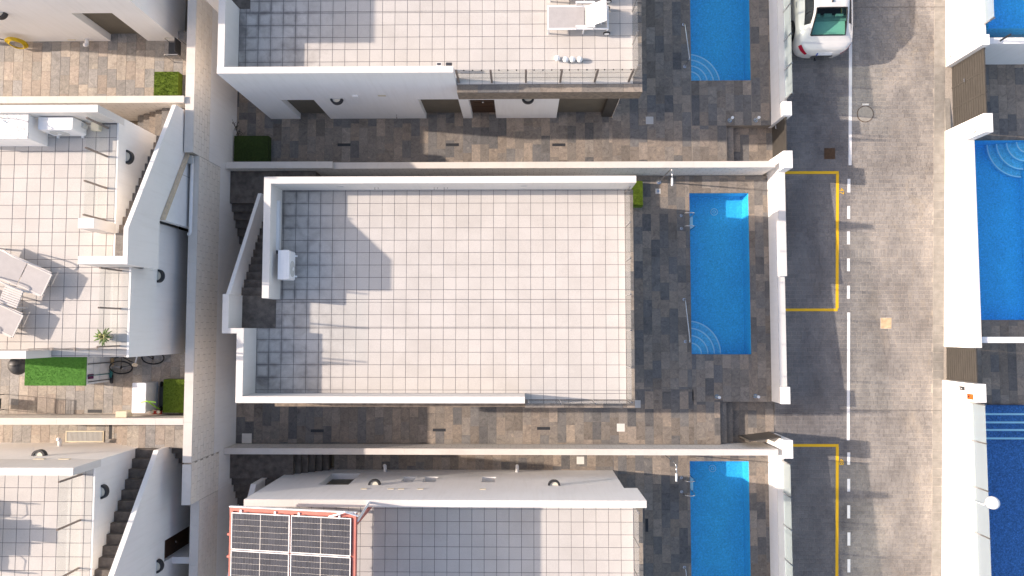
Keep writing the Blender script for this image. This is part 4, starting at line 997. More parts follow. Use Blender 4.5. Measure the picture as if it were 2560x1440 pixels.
    for sx in (-1, 1):
        for yy in (0.90, 3.70):
            c = Vector((sx * 0.875, yy, 0.325)); mm = MB(); n = 28
            prof = [(0.20, -0.09), (0.30, -0.10), (0.325, -0.07), (0.33, 0.0), (0.325, 0.065), (0.30, 0.09), (0.215, 0.085), (0.205, 0.05)]
            wm = MB().lathe((0, 0, 0), prof, n); wm.f = wm.f[:-2]
            wm.xf(Matrix.Translation(c) @ Matrix.Rotation(math.pi / 2 * sx, 4, 'Y')); w_ = wm.build('wheel', 'rubber', t, smooth=True, local=True)
            hub = MB().lathe((0, 0, 0), [(0.06, 0.02), (0.06, 0.075), (0.0001, 0.08)], 14)
            for q in range(10):
                a = q * math.pi / 5; sp = MB().box(0.05, 0.21, -0.016, 0.016, 0.045, 0.07).xf(Matrix.Rotation(a, 4, 'Z')); o_ = len(hub.v); hub.v += sp.v; hub.f += [tuple(o_ + z for z in f) for f in sp.f]
            hub.xf(Matrix.Translation(c) @ Matrix.Rotation(math.pi / 2 * sx, 4, 'Y')); hub.build('rim', 'chrome_alloy', w_, local=True)
            am = MB()
            for q in range(15):
                a0, a1 = math.pi * q / 15, math.pi * (q + 1) / 15
                x_ = sx * 0.928
                am.quad((x_, yy + 0.375 * math.cos(a0), 0.33 + 0.36 * math.sin(a0)), (x_, yy + 0.375 * math.cos(a1), 0.33 + 0.36 * math.sin(a1)), (x_, yy + 0.30 * math.cos(a1), 0.33 + 0.28 * math.sin(a1)), (x_, yy + 0.30 * math.cos(a0), 0.33 + 0.28 * math.sin(a0)))
            am.build('wheel_arch', 'black', t, local=True)
        MB().box(sx * 0.93 - 0.006, sx * 0.93 + 0.006, 1.55, 1.74, 0.80, 0.83).build('door_handle', 'chrome_alloy', t, local=True)
        MB().ball((sx * 1.0, 3.1, 0.98), 0.10, 14, 8, 0.7).build('wing_mirror', 'car_paint', t, smooth=True, local=True)
    pl = MB().prism([(-0.022, 0.71), (0.028, 0.83), (0.012, 0.835), (-0.036, 0.715)], -0.26, 0.26, 'x').build('number_plate', 'plate', t, local=True)
    MB().prism([(-0.037, 0.715), (0.011, 0.835), (0.009, 0.836), (-0.039, 0.716)], -0.26, -0.21, 'x').build('plate_band', 'plate_blue', pl, local=True)
    MB().tube([(-0.15, 0.0, 0.36), (-0.15, -0.09, 0.36), (-0.15, -0.10, 0.42)], 0.025, 8).build('tow_hook', 'black', t, local=True)
    return t
make_car()

# ================================================================ LOUNGERS, TABLE
def lounger(label, origin, ang, frame, sling, tilt, wheels, mirror=False):
    t = thing('sun_lounger', label, 'sun lounger', origin, 'sun loungers on the terraces', ang)
    W = 0.34; L = 1.80; hx = 1.12; s_ = 0.34
    def b(nm, mt, *q): return MB().box(*q).build(nm, mt, t, local=True)
    for y in (-W, W): b('side_rail', frame, 0, L, y - 0.022, y + 0.022, s_ - 0.03, s_ + 0.01)
    b('cross_bar', frame, 0.0, 0.04, -W + 0.023, W - 0.023, s_ - 0.03, s_ + 0.005); b('cross_bar', frame, L - 0.04, L, -W + 0.023, W - 0.023, s_ - 0.03, s_ + 0.005)
    b('seat_sling', sling, 0.045, hx - 0.03, -W + 0.024, W - 0.024, s_ - 0.004, s_ + 0.006)
    bl = 0.72; M = Matrix.Translation((hx, 0, s_)) @ Matrix.Rotation(-tilt, 4, 'Y')
    k = MB().box(0, bl, -W + 0.05, W - 0.05, -0.003, 0.008).xf(M).build('back_sling', sling, t, local=True)
    for y in (-W + 0.035, W - 0.035): MB().box(0, bl, y - 0.015, y + 0.015, -0.012, 0.014).xf(M).build('back_rail', frame, t, local=True)
    MB().box(bl + 0.001, bl + 0.03, -W + 0.02, W - 0.02, -0.012, 0.014).xf(M).build('back_rail', frame, t, local=True)
    st_ = M @ Vector((bl * 0.55, 0, 0)); MB().tube([(st_.x, -0.2, st_.z - 0.01), (st_.x + 0.18, -0.2, s_ - 0.02), (st_.x + 0.18, 0.2, s_ - 0.02), (st_.x, 0.2, st_.z - 0.01)], 0.012, 6).build('back_strut', frame, t, local=True)
    for x in (0.03, 1.05) if wheels else (0.12, 1.5):
        for y in (-W, W): b('leg', frame, x, x + 0.04, y - 0.02, y + 0.02, 0, s_ - 0.031)
    if wheels:
        for y in (-W, W):
            b('leg', frame, L - 0.05, L - 0.01, y - 0.02, y + 0.02, 0.08, s_ - 0.031)
            wm = MB().lathe((0, 0, 0), [(0.06, -0.02), (0.10, -0.02), (0.105, 0), (0.10, 0.02), (0.06, 0.02)], 22).xf(Matrix.Translation((L - 0.03, y * 1.14, 0.106)) @ Matrix.Rotation(math.pi / 2, 4, 'X'))
            w_ = wm.build('wheel', 'black', t, local=True)
            MB().lathe((0, 0, 0), [(0.076, -0.024), (0.076, 0.024), (0.0001, 0.024)], 18).xf(Matrix.Translation((L - 0.03, y * 1.14, 0.106)) @ Matrix.Rotation(math.pi / 2, 4, 'X')).build('hub', 'white_metal', w_, local=True)
        for y in (-W - 0.02, W + 0.02):
            b('armrest', frame, 0.82, 1.38, y - 0.03, y + 0.03, s_ + 0.20, s_ + 0.225)
            for x in (0.84, 1.33): b('arm_post', frame, x, x + 0.03, y - 0.015, y + 0.015, s_ + 0.011, s_ + 0.199)
    else:
        for y in (-W - 0.03, W + 0.03):
            arc = [(0.35 + 1.15 * q / 14, y, s_ + 0.01 + 0.24 * math.sin(math.pi * q / 14)) for q in range(15)]
            MB().tube(arc, 0.02, 6).build('armrest', frame, t, local=True)
    return t
zfT = KT + 3.45
lounger('white sunlounger with raised back and wheels on the upper terrace', (0.75, 9.14, zfT), 0.0, 'white_metal', 'sling', math.radians(42), True)
lounger('white wheeled sunlounger cut by the top edge of the photo', (0.80, 10.12, zfT), 0.0, 'white_metal', 'sling', math.radians(42), True)
def lm_lounger(label, tip):
    a = math.radians(-24); tl = math.radians(2); r_ = 1.12 + 0.74 * math.cos(tl)
    lounger(label, (tip[0] - r_ * math.cos(a), tip[1] - r_ * math.sin(a), 5.60), a, 'sling_white', 'sling', tl, False)
q = (P(128, 690, 5.95) + P(108, 737, 5.95)) / 2; lm_lounger('beige sunlounger above the slatted table on the left terrace', q)
q = (P(55, 792, 5.95) + P(37, 840, 5.95)) / 2; lm_lounger('beige sunlounger below the slatted table on the left terrace', q)
t = thing('side_table', 'small slatted side table between the two beige loungers', 'table', (-13.60, 0.86, 5.60), rz=math.radians(-20))
for k in range(8): MB().box(-0.26, 0.26, -0.24 + k * 0.0605, -0.192 + k * 0.0605, 0.43, 0.45).build('slat', 'sling_white', t, local=True)
for x in (-0.25, 0.22): MB().box(x, x + 0.03, -0.24, 0.24, 0.40, 0.429).build('table_frame', 'sling_white', t, local=True)
for x in (-0.25, 0.22):
    for y in (-0.24, 0.21): MB().box(x, x + 0.03, y, y + 0.03, 0, 0.399).build('leg', 'sling_white', t, local=True)

# ================================================================ AIR CONDITIONERS, COUNTER
def ac_unit(label, pos, rz, w_=0.85, d_=0.33, h_=0.62):
    t = thing('air_conditioner', label, 'air conditioner', pos, rz=rz)
    MB().prism([(-w_ / 2 + 0.03, -d_ / 2), (w_ / 2 - 0.03, -d_ / 2), (w_ / 2, -d_ / 2 + 0.03), (w_ / 2, d_ / 2), (-w_ / 2, d_ / 2), (-w_ / 2, -d_ / 2 + 0.03)], 0.06, h_, 'z').build('housing', 'white_metal', t, local=True)
    for k in range(2): MB().box(-w_ / 2 + 0.06, w_ / 2 - 0.06, -0.10 + 0.12 * k, -0.05 + 0.12 * k, h_ + 0.001, h_ + 0.008).build('lid_rib', 'white_metal', t, local=True)
    g = MB().lathe((0, 0, 0), [(0.235, 0), (0.235, 0.012), (0.22, 0.016), (0.0001, 0.016)], 30).xf(Matrix.Translation((-0.10, -d_ / 2 - 0.001, 0.33)) @ Matrix.Rotation(math.pi / 2, 4, 'X')).build('fan_grille', 'ac_grey', t, local=True)
    MB().lathe((0, 0, 0), [(0.05, 0), (0.05, 0.02), (0.0001, 0.02)], 14).xf(Matrix.Translation((-0.10, -d_ / 2 - 0.018, 0.33)) @ Matrix.Rotation(math.pi / 2, 4, 'X')).build('fan_hub', 'white_metal', g, local=True)
    for x in (-w_ / 2 + 0.1, w_ / 2 - 0.14): MB().box(x, x + 0.05, -d_ / 2 - 0.05, d_ / 2 + 0.06, 0.0, 0.059).build('foot', 'white_metal', t, local=True)
    MB().box(w_ / 2 + 0.001, w_ / 2 + 0.06, 0.0, 0.12, 0.1, 0.3).build('valve_cover', 'ac_grey', t, local=True)
    return t
ac_unit('white air conditioner against the parapet of the empty terrace', (-6.93, 1.86, 3.62), math.pi / 2)
t = thing('cable_trunking', 'white cable trunking along the parapet above the air conditioner', 'trunking', (-7.2, 3.0, 3.6))
box('trunk', 'white_metal', t, -7.268, -7.19, 2.32, 3.80, 3.80, 3.92); box('trunk_lid', 'board_white', t, -7.189, -7.175, 2.33, 3.79, 3.81, 3.91); box('end_box', 'dark_grey', t, -7.265, -7.18, 2.22, 2.315, 3.78, 3.90)
ac_unit('white air conditioner beside the granite counter on the left terrace', (-12.42, 5.46, 5.60), 0.0, w_=0.92, d_=0.34, h_=0.68)
t = thing('outdoor_counter', 'white outdoor kitchen counter with speckled granite top', 'counter', (-14, 5.3, 5.6))
box('cabinet', 'plaster_white', t, -15.5, -13.06, 5.02, 5.655, 5.602, 6.44); box('worktop', 'granite', t, -15.5, -13.01, 4.99, 5.657, 6.441, 6.48)
MB().tube([(-13.7, 5.55, 6.48), (-13.7, 5.55, 6.72), (-13.62, 5.50, 6.78), (-13.45, 5.40, 6.78), (-13.40, 5.36, 6.70)], 0.014).build('tap', 'steel', t)
p = P(237, 315, 5.75); t = tag(MB().box(p.x - 0.11, p.x + 0.11, p.y - 0.11, p.y + 0.11, 5.604, 5.75).build('carton', 'cream'), 'small beige carton beside the left air conditioner', 'box'); 

# ================================================================ SOLAR ROOF
ox, oy = -8.09, -4.93; slope = math.atan(0.17)
t = thing('solar_pergola', 'red steel pergola carrying the solar panels', 'pergola', (ox, oy, 4.80)); 
Mt = Matrix.Translation((ox, oy, 4.80)) @ Matrix.Rotation(-slope, 4, 'Y')
Wp = 3.70; Lp = 3.55
def pb_(nm, mt, *q): return MB().box(*q).xf(Mt).build(nm, mt, t)
pb_('beam', 'red_steel', 0, Wp, -0.10, 0.0, -0.06, 0.06); pb_('beam', 'red_steel', 0, Wp, -Lp, -Lp + 0.1, -0.06, 0.06)
pb_('beam', 'red_steel', 0, 0.09, -Lp + 0.101, -0.101, -0.06, 0.05); pb_('beam', 'red_steel', Wp - 0.09, Wp, -Lp + 0.101, -0.101, -0.06, 0.05)
pb_('beam', 'red_steel', 1.82, 1.90, -Lp + 0.101, -0.101, -0.06, 0.05)
pb_('gutter_strip', 'white_metal', -0.01, Wp + 0.01, 0.001, 0.03, -0.02, 0.075)
pb_('sheet', 'red_steel', 0.091, 1.819, -Lp + 0.102, -0.102, -0.04, -0.03); pb_('sheet', 'red_steel', 1.901, Wp - 0.091, -Lp + 0.102, -0.102, -0.04, -0.03)
for yy in (-0.75, -1.35, -1.95): pb_('bracket', 'red_steel', -0.07, -0.001, yy - 0.03, yy + 0.03, -0.04, 0.04)
for x_ in (0.33, 1.35, 1.75 + 0.3, 3.1 + 0.12): pb_('clamp', 'white_metal', x_, x_ + 0.05, -0.16, -0.05, 0.061, 0.10)
for (x_, y_) in ((0.05, -0.3), (Wp - 0.05, -0.3), (0.05, -Lp + 0.2), (Wp - 0.05, -Lp + 0.2)):
    q = Mt @ Vector((x_, y_, -0.07)); box('post', 'red_steel', t, q.x - 0.045, q.x + 0.045, q.y - 0.045, q.y + 0.045, KB + 3.45, q.z)
q0 = Mt @ Vector((Wp - 0.75, -0.12, 0.08)); q1 = Mt @ Vector((Wp - 0.25, 0.06, 0.20)); q2 = Mt @ Vector((Wp + 0.05, -0.08, 0.02))
MB().tube([q0, (q0 + q1) / 2 + Vector((0, 0, 0.06)), q1, q2], 0.025, 8).build('cable_duct', 'white_metal', t)
q1 = Vector((X(925, 1265, zfT - 1.0 + 0.9), -5.0, 3.95)); MB().tube([Mt @ Vector((Wp + 0.01, -0.22, -0.05)), q1], 0.035, 8).build('brace', 'white_metal', t)
cell_me = MB().box(-0.0645, 0.0645, -0.0735, 0.0735, 0, 0.002).mesh('solar_cell'); cell_me.materials.append(MATS['solar_cell'])
def solar_panel(label, x0, y1, t=t):
    W_, L_ = 1.72, 1.00; M = Mt @ Matrix.Translation((x0, y1 - L_, 0.062))
    r_ = bpy.data.objects.new('solar_panel', None); COL.objects.link(r_); r_.parent = t; r_.location = M.translation - t.location; r_.rotation_euler = (0, -slope, 0)
    def b(nm, mt, *q): return MB().box(*q).build(nm, mt, r_, local=True)
    b('panel_frame', 'white_metal', 0, W_, 0, 0.018, 0, 0.04); b('panel_frame', 'white_metal', 0, W_, L_ - 0.018, L_, 0, 0.04)
    b('panel_frame', 'white_metal', 0, 0.018, 0.0181, L_ - 0.0181, 0, 0.04); b('panel_frame', 'white_metal', W_ - 0.018, W_, 0.0181, L_ - 0.0181, 0, 0.04)
    b('backsheet', 'hatch_white', 0.0182, W_ - 0.0182, 0.0182, L_ - 0.0182, 0.02, 0.03)
    cw = (W_ - 0.046 - 0.014) / 20; ch = (L_ - 0.046) / 6
    me = bpy.data.meshes.get('solar_cell_unit')
    if me is None: mm = MB().box(-cw / 2 + 0.0022, cw / 2 - 0.0022, -ch / 2 + 0.0028, ch / 2 - 0.0028, 0, 0.003); me = mm.mesh('solar_cell_unit'); me.materials.append(MATS['solar_cell'])
    for i in range(20):
        for j in range(6):
            o = bpy.data.objects.new('solar_cell', me); COL.objects.link(o); o.parent = r_; o.location = (0.023 + cw * (i + 0.5) + (0.014 if i >= 10 else 0), 0.023 + ch * (j + 0.5), 0.030)
solar_panel('solar panel at the upper left of the red pergola', 0.09, -0.13); solar_panel('solar panel at the upper right of the red pergola', 1.86, -0.13)
solar_panel('solar panel in the second row at the left, cut by the photo edge', 0.09, -1.155); solar_panel('solar panel in the second row at the right, cut by the photo edge', 1.86, -1.155)

# ================================================================ POOLSIDE STEEL
def shower(label, x, y, z, arm=0.55):
    t = thing('garden_shower', label, 'shower', (x, y, z), 'garden showers')
    MB().lathe((0, 0, 0), [(0.085, 0), (0.085, 0.015), (0.03, 0.03)], 20).build('base_plate', 'steel', t, local=True)
    MB().tube([(0, 0, 0.02), (0, 0, 1.0), (0, 0, 1.95), (0.02, -0.02, 2.03), (0.03, -0.06, 2.06)], 0.022, 10).build('pole', 'steel', t, smooth=True, local=True)
    MB().tube([(0.03, -0.06, 2.06), (0.03, -arm * 0.55, 2.06)], 0.022, 10).build('arm', 'steel', t, smooth=True, local=True)
    MB().tube([(0.03, -arm * 0.55, 2.06), (0.03, -arm, 2.05)], 0.035, 10).build('shower_head', 'white_metal', t, smooth=True, local=True)
    MB().tube([(0, 0, 1.05), (0.06, 0, 1.05)], 0.02, 8).build('valve', 'steel', t, local=True)
    q = P(0, 0, 0)
shower('steel garden shower at the end of the middle pool', 4.79, 5.13, 0.0); shower('steel garden shower at the end of the lower pool', X(1657, 1139, KB), -4.33, KB)
def ladder(label, y0, y1, z):
    t = thing('pool_ladder', label, 'ladder', (PX0, y0, z), 'pool ladders'); 
    for y in (y0, y1):
        MB().tube([(-0.30, y - y0, 0), (-0.33, y - y0, 0.45), (-0.25, y - y0, 0.62), (-0.10, y - y0, 0.66), (0.04, y - y0, 0.55), (0.09, y - y0, 0.2), (0.09, y - y0, -0.9)], 0.021, 8).build('rail', 'steel', t, smooth=True, local=True)
        MB().lathe((-0.30, y - y0, 0), [(0.05, 0), (0.05, 0.015), (0.025, 0.02)], 16).build('flange', 'steel', t, local=True)
    for z_ in (-0.12, -0.40, -0.68): MB().box(0.05, 0.13, min(0, y1 - y0) + 0.02, max(0, y1 - y0) - 0.02, z_ - 0.02, z_).build('tread', 'white_metal', t, local=True)
ladder('steel pool ladder at the middle pool', 3.94, 3.49, 0.0); ladder('steel pool ladder at the lower pool', -5.18, -5.66, KB)
def handrail(label, a, b, z):
    t = thing('pool_handrail', label, 'handrail', (*a, z), 'pool handrails'); d = Vector((b[0] - a[0], b[1] - a[1], 0))
    MB().tube([(0, 0, 0), (0, 0, 0.10), Vector((0.01, 0.04 * d.y, 0.16)), d * 0.97 + Vector((0, 0, 0.70)), d + Vector((0, 0, 0.68)), d + Vector((0, 0, 0.6)), d + Vector((0, 0, 0))], 0.022, 8).build('rail', 'steel', t, smooth=True, local=True)
    for q in (Vector((0, 0, 0)), d): MB().lathe(q, [(0.055, 0), (0.055, 0.015), (0.025, 0.02)], 16).build('flange', 'steel', t, local=True)
handrail('steel handrail beside the corner steps of the middle pool', (5.61, 1.01), (5.63, -0.44), 0.0)
handrail('steel handrail beside the corner steps of the upper pool', (5.61, P(1713, 62, KT).y), (5.63, P(1713, 167, KT).y), KT)
handrail('steel handrail beside the lower pool cut by the photo edge', (5.61, P(1711, 1418, KB).y), (5.63, P(1711, 1418, KB).y - 1.45), KB)
def bollard(label, x, y, z):
    t = thing('bollard_light', label, 'garden light', (x, y, z), 'glass garden lights by the gates')
    MB().lathe((0, 0, 0), [(0.075, 0), (0.075, 0.02), (0.055, 0.02), (0.055, 0.005)], 20).build('base_ring', 'steel', t, local=True)
    MB().lathe((0, 0, 0), [(0.035, 0.005), (0.035, 0.34)], 16).build('tube', 'frosted', t, smooth=True, local=True); MB().lathe((0, 0, 0), [(0.05, 0.341), (0.05, 0.37), (0.0001, 0.37)], 18).build('cap', 'white_metal', t, local=True)
bollard('glass garden light above the middle garden steps', 6.68, -2.32, 0.0); bollard('glass garden light beside the open gate', 8.0, -2.30, 0.0)
q = P(1824, 306, KT); bollard('glass garden light at the corner of the upper garden step', q.x, 7.15, KT); q = P(1889, 306, KT); bollard('glass garden light beside the closed upper gate', q.x, 7.15, KT)
# floor hatches and slot drains
def hatch(label, u, v, z, mat, s_=0.13):
    q = P(u, v, z); t = tag(MB().box(q.x - s_, q.x + s_, q.y - s_, q.y + s_, z - 0.02, z + 0.004).build('floor_hatch', mat), label, 'hatch', 'square floor hatches')
hatch('grey square floor hatch in the upper patio', 1624, 301, KT, 'hatch_grey'); hatch('white square floor hatch in the sunny middle passage', 1552, 1069, 0, 'hatch_white', 0.135)
hatch('white square floor hatch in the narrow lower passage', 1451, 1151, KB, 'hatch_white'); hatch('white square floor hatch in the shaded passage corner by the retaining wall', 617, 1096, 0, 'hatch_white', 0.17)
hatch('grey square floor hatch at the corner of the middle terrace', 1592, 1010, 0, 'hatch_grey')
def slot_drain(label, u, v, z, along='x'):
    q = P(u, v, z); L, W_ = 0.225, 0.05
    if along == 'y': L, W_ = W_, L
    t = thing('slot_drain', label, 'drain', (q.x, q.y, z), 'slot drains in the paving')
    MB().box(-L, L, -W_, W_, -0.02, 0.0035).build('drain_frame', 'dark_grey', t, local=True)
    for k in range(3):
        o_ = -0.03 + k * 0.024
        b_ = (-L + 0.01, L - 0.01, o_, o_ + 0.012, 0.0036, 0.006) if along == 'x' else (o_, o_ + 0.012, -W_ + 0.01, W_ - 0.01, 0.0036, 0.006)
        MB().box(*b_).build('drain_bar', 'grate', t, local=True)
for lab, u, v, z, al in (('slot drain in the upper passage, shaded left one', 860, 362, KT, 'x'), ('slot drain in the upper passage, sunlit middle one', 1131, 362, KT, 'x'), ('slot drain in the upper passage, sunlit right one', 1397, 362, KT, 'x'),
                         ('slot drain in the middle passage, shaded left one', 793, 1077, 0, 'x'), ('slot drain in the middle passage, second from the left', 1098, 1075, 0, 'x'), ('slot drain in the middle passage, right one', 1359, 1071, 0, 'x'),
                         ('slot drain beside the lower pool patio', 1617, 1313, KB, 'y'), ('slot drain beside the yellow box in the bicycle passage', 237, 1028, 2.35, 'x'), ('slot drain beside the grating in the bottom left passage', 276, 1080, 1.85, 'y')):
    slot_drain(lab, u, v, z, al)
q = P(1028, 403, KT); tag(MB().box(q.x - 0.28, q.x + 0.28, 5.57, 5.70, KT - 0.01, KT + 0.015).build('doormat', 'doormat'), 'brown doormat lying against the garden wall', 'doormat')
q = P(1640, 498, 0)
t = thing('shower_drain', 'square steel shower drain in the sunny corner of the middle patio', 'drain', P(1645, 478, 0)); MB().box(-0.09, 0.09, -0.09, 0.09, -0.01, 0.004).build('drain_frame', 'hatch_white', t, local=True); MB().lathe((0, 0, 0), [(0.05, 0.0041), (0.05, 0.008), (0.0001, 0.008)], 16).build('strainer', 'steel', t, local=True)

# ================================================================ ARTIFICIAL GRASS BOXES
def grass_box(label, x0, x1, y0, y1, z0, h, mat='grass', blades=1800):
    t = thing('grass_box', label, 'grass box', ((x0 + x1) / 2, (y0 + y1) / 2, z0), 'boxes covered in artificial grass')
    box('turf_box', mat, t, x0, x1, y0, y1, z0, z0 + h)
    r_ = random.Random(int(abs(x0 * 100))); mm = MB()
    for k in range(blades):
        x, y = r_.uniform(x0, x1), r_.uniform(y0, y1); a = r_.uniform(0, 6.28); hh = r_.uniform(0.02, 0.05); dx, dy = math.cos(a) * 0.006, math.sin(a) * 0.006; lx, ly = r_.uniform(-0.02, 0.02), r_.uniform(-0.02, 0.02)
        mm.quad((x - dx, y - dy, z0 + h - 0.004), (x + dx, y + dy, z0 + h - 0.004), (x + lx, y + ly, z0 + h + hh))
    mm.build('turf_blades', mat, t, kind='stuff')
grass_box('sunlit grass covered box beside the middle terrace', 3.75, 4.17, 4.22, 5.10, 0.0, 0.32)
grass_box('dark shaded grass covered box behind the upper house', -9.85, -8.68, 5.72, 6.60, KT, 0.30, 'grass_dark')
grass_box('bright grass covered box in the top left passage', -11.45, -10.70, 7.22, 8.00, 2.85, 0.28)
grass_box('grass covered box beside the green scooter', -11.14, -10.40, -2.60, -1.57, 2.35, 0.30)

# ================================================================ LEFT PASSAGE: SHED, BICYCLE, SCOOTER, CHEST, GRILL
zg = 2.35
t = thing('garden_shed', 'white garden shed with a bright green carpet roof', 'shed', (-13.8, -1.2, zg))
box('shed_body', 'board_white', t, -14.70, -12.95, -1.655, -0.80, zg, 3.70); r_ = box('shed_roof', 'grass_bright', t, -14.74, -12.92, -1.68, -0.785, 3.701, 3.75)
mm = MB(); rr = random.Random(5)
for k in range(3500):
    x, y = rr.uniform(-14.74, -12.92), rr.uniform(-1.68, -0.79); a = rr.uniform(0, 6.28); dx, dy = math.cos(a) * 0.005, math.sin(a) * 0.005
    mm.quad((x - dx, y - dy, 3.748), (x + dx, y + dy, 3.748), (x + rr.uniform(-.012, .012), y + rr.uniform(-.012, .012), 3.77))
mm.build('carpet_pile', 'grass_bright', r_, kind='stuff')
for z_ in (2.65, 3.0, 3.35): box('shed_board', 'board_white', t, -12.949, -12.938, -1.64, -0.81, z_ + 0.004, z_ + 0.335)
MB().box(-12.93, -12.915, -1.50, -1.36, 3.35, 3.62).build('cloth', 'purple', None); o = COL.objects[-1]; tag(o, 'purple cloth hanging on the side of the shed', 'cloth')
def broom(label, y, z0, z1, hm, head):
    q = thing('broom', label, 'broom', (-12.90, y, z0)); MB().tube([(-12.91, y, z0 + 0.08), (-12.92, y, z1)], 0.013, 6).build('handle', hm, q); box('broom_head', head, q, -12.93, -12.87, y - 0.13, y + 0.13, z0, z0 + 0.08)
broom('teal floor squeegee leaning against the shed', -1.40, 2.42, 3.65, 'teal', 'teal'); broom('broom with dark head leaning against the shed', -1.58, 2.38, 3.60, 'dark_grey', 'dark_grey'); broom('broom with brown head leaning against the shed', -1.05, 2.38, 3.65, 'dark_grey', 'wood_light')
t = thing('washing_chest', 'white chest under a plastic cover next to the scooter', 'chest', (-11.64, -2.1, zg))
MB().prism([(-11.81, -2.53), (-11.47, -2.53), (-11.45, -2.51), (-11.45, -1.68), (-11.47, -1.66), (-11.81, -1.66), (-11.83, -1.68), (-11.83, -2.51)], zg, 3.08, 'z').build('chest_body', 'board_white', t)
MB().prism([(-11.83, -2.55), (-11.45, -2.55), (-11.43, -2.53), (-11.43, -1.66), (-11.45, -1.64), (-11.83, -1.64), (-11.85, -1.66), (-11.85, -2.53)], 3.081, 3.14, 'z').build('plastic_cover', 'cover_white', t)
# scooter
t = thing('kick_scooter', 'lime green kick scooter beside the white chest', 'scooter', (-11.3, -2.5, zg))
MB().tube([(-11.30, -2.50, zg + 0.15), (-11.30, -2.44, zg + 0.35), (-11.30, -2.20, zg + 0.88)], 0.02, 8).build('steering_column', 'lime', t); MB().tube([(-11.52, -2.22, zg + 0.86), (-11.30, -2.18, zg + 0.92), (-11.08, -2.22, zg + 0.86)], 0.016, 8).build('handlebar', 'lime', t)
box('deck', 'dark_grey', t, -11.36, -11.24, -2.42, -1.80, zg + 0.08, zg + 0.11)
for y in (-2.50, -1.74): MB().lathe((0, 0, 0), [(0.03, -0.016), (0.085, -0.018), (0.095, 0), (0.085, 0.018), (0.03, 0.016)], 20).xf(Matrix.Translation((-11.30, y, zg + 0.096)) @ Matrix.Rotation(math.pi / 2, 4, 'Y')).build('wheel', 'rubber', t)
for sx in (-1, 1): MB().ball((-11.30 + sx * 0.10, -2.56, zg + 0.45), 0.055, 12, 8).build('grip_ball', 'cream', t)
# broom lying by the wall
t = thing('push_broom', 'grey and red brush lying along the wall foot', 'brush', (-11.3, -2.63, zg)); MB().tube([(-11.5, -2.62, zg + 0.05), (-10.75, -2.63, zg + 0.05)], 0.02, 8).build('handle', 'ac_grey', t); box('brush_head', 'red_plastic', t, -11.55, -11.28, -2.66, -2.56, zg + 0.06, zg + 0.14)
t = thing('meter_box', 'cream meter box on the wall below the bicycle passage', 'meter box', (-12.1, -2.6, 2.9)); box('case', 'cream', t, -12.30, -11.97, -2.679, -2.50, 2.85, 3.20); box('case_door', 'cream', t, -12.28, -11.99, -2.499, -2.49, 2.88, 3.17)
# kettle grill
t = thing('kettle_grill', 'black kettle barbecue in the shade beside the shed', 'barbecue', (-15.42, -1.12, zg))
MB().lathe((0, 0, 0), [(0.05, 0.48), (0.20, 0.54), (0.28, 0.68), (0.285, 0.72)], 28).build('bowl', 'black', t, smooth=True, local=True); MB().lathe((0, 0, 0), [(0.29, 0.721), (0.285, 0.76), (0.22, 0.88), (0.10, 0.94), (0.0001, 0.95)], 28).build('lid', 'dark_grey', t, smooth=True, local=True)
MB().tube([(-0.07, 0, 0.93), (-0.07, 0, 1.0), (0.07, 0, 1.0), (0.07, 0, 0.93)], 0.012, 8).build('lid_handle', 'black', t, local=True)
for a in (0.5, 2.6, 4.7): MB().tube([(0.15 * math.cos(a), 0.15 * math.sin(a), 0.52), (0.30 * math.cos(a), 0.30 * math.sin(a), 0)], 0.012, 6).build('leg', 'dark_grey', t, local=True)
# bicycle
t = thing('bicycle', 'black bicycle leaning on the house wall beside the shed', 'bicycle', (-11.95, -1.25, zg)); t.rotation_euler = (math.radians(-38), 0, math.radians(17)); t.location.z = zg + 0.0
def wheel(cx):
    mm = MB(); n = 30
    ring = [(cx + 0.31 * math.cos(2 * math.pi * k / n), 0, 0.33 + 0.31 * math.sin(2 * math.pi * k / n)) for k in range(n + 1)]
    w_ = mm.tube(ring, 0.021, 6, cap=False).build('wheel', 'rubber', t, smooth=True, local=True)
    s_ = MB()
    for k in range(14): a = 2 * math.pi * k / 14; s_.tube([(cx, 0, 0.33), (cx + 0.30 * math.cos(a), 0, 0.33 + 0.30 * math.sin(a))], 0.0025, 4)
    s_.build('spokes', 'steel', w_, local=True, kind='stuff'); MB().tube([(cx, -0.05, 0.33), (cx, 0.05, 0.33)], 0.03, 10).build('hub', 'black', w_, local=True)
wheel(0.52); wheel(-0.52)
BB, SEAT, HEAD = (-0.08, 0, 0.30), (-0.22, 0, 0.80), (0.34, 0, 0.82)
for a, b, mt, r2 in ((BB, SEAT, 'black', 0.017), (SEAT, HEAD, 'black', 0.018), (BB, HEAD, 'white_metal', 0.022), (BB, (-0.52, 0, 0.33), 'black', 0.011), (SEAT, (-0.52, 0, 0.33), 'black', 0.010)): MB().tube([a, b], r2, 8).build('frame_tube', mt, t, local=True)
MB().tube([(0.34, 0, 0.88), (0.38, 0, 0.70), (0.52, 0.05, 0.33)], 0.014, 8).tube([(0.38, 0, 0.70), (0.52, -0.05, 0.33)], 0.014, 8).build('fork', 'black', t, local=True)
MB().tube([(0.26, -0.30, 0.96), (0.33, -0.10, 0.98), (0.33, 0.10, 0.98), (0.26, 0.30, 0.96)], 0.014, 8).build('handlebar', 'black', t, local=True)
MB().prism([(-0.36, -0.08), (-0.30, -0.09), (-0.05, -0.02), (-0.05, 0.02), (-0.30, 0.09), (-0.36, 0.08)], 0.86, 0.91, 'z').build('saddle', 'black', t, local=True); MB().tube([SEAT, (-0.24, 0, 0.87)], 0.013, 8).build('seat_post', 'steel', t, local=True)
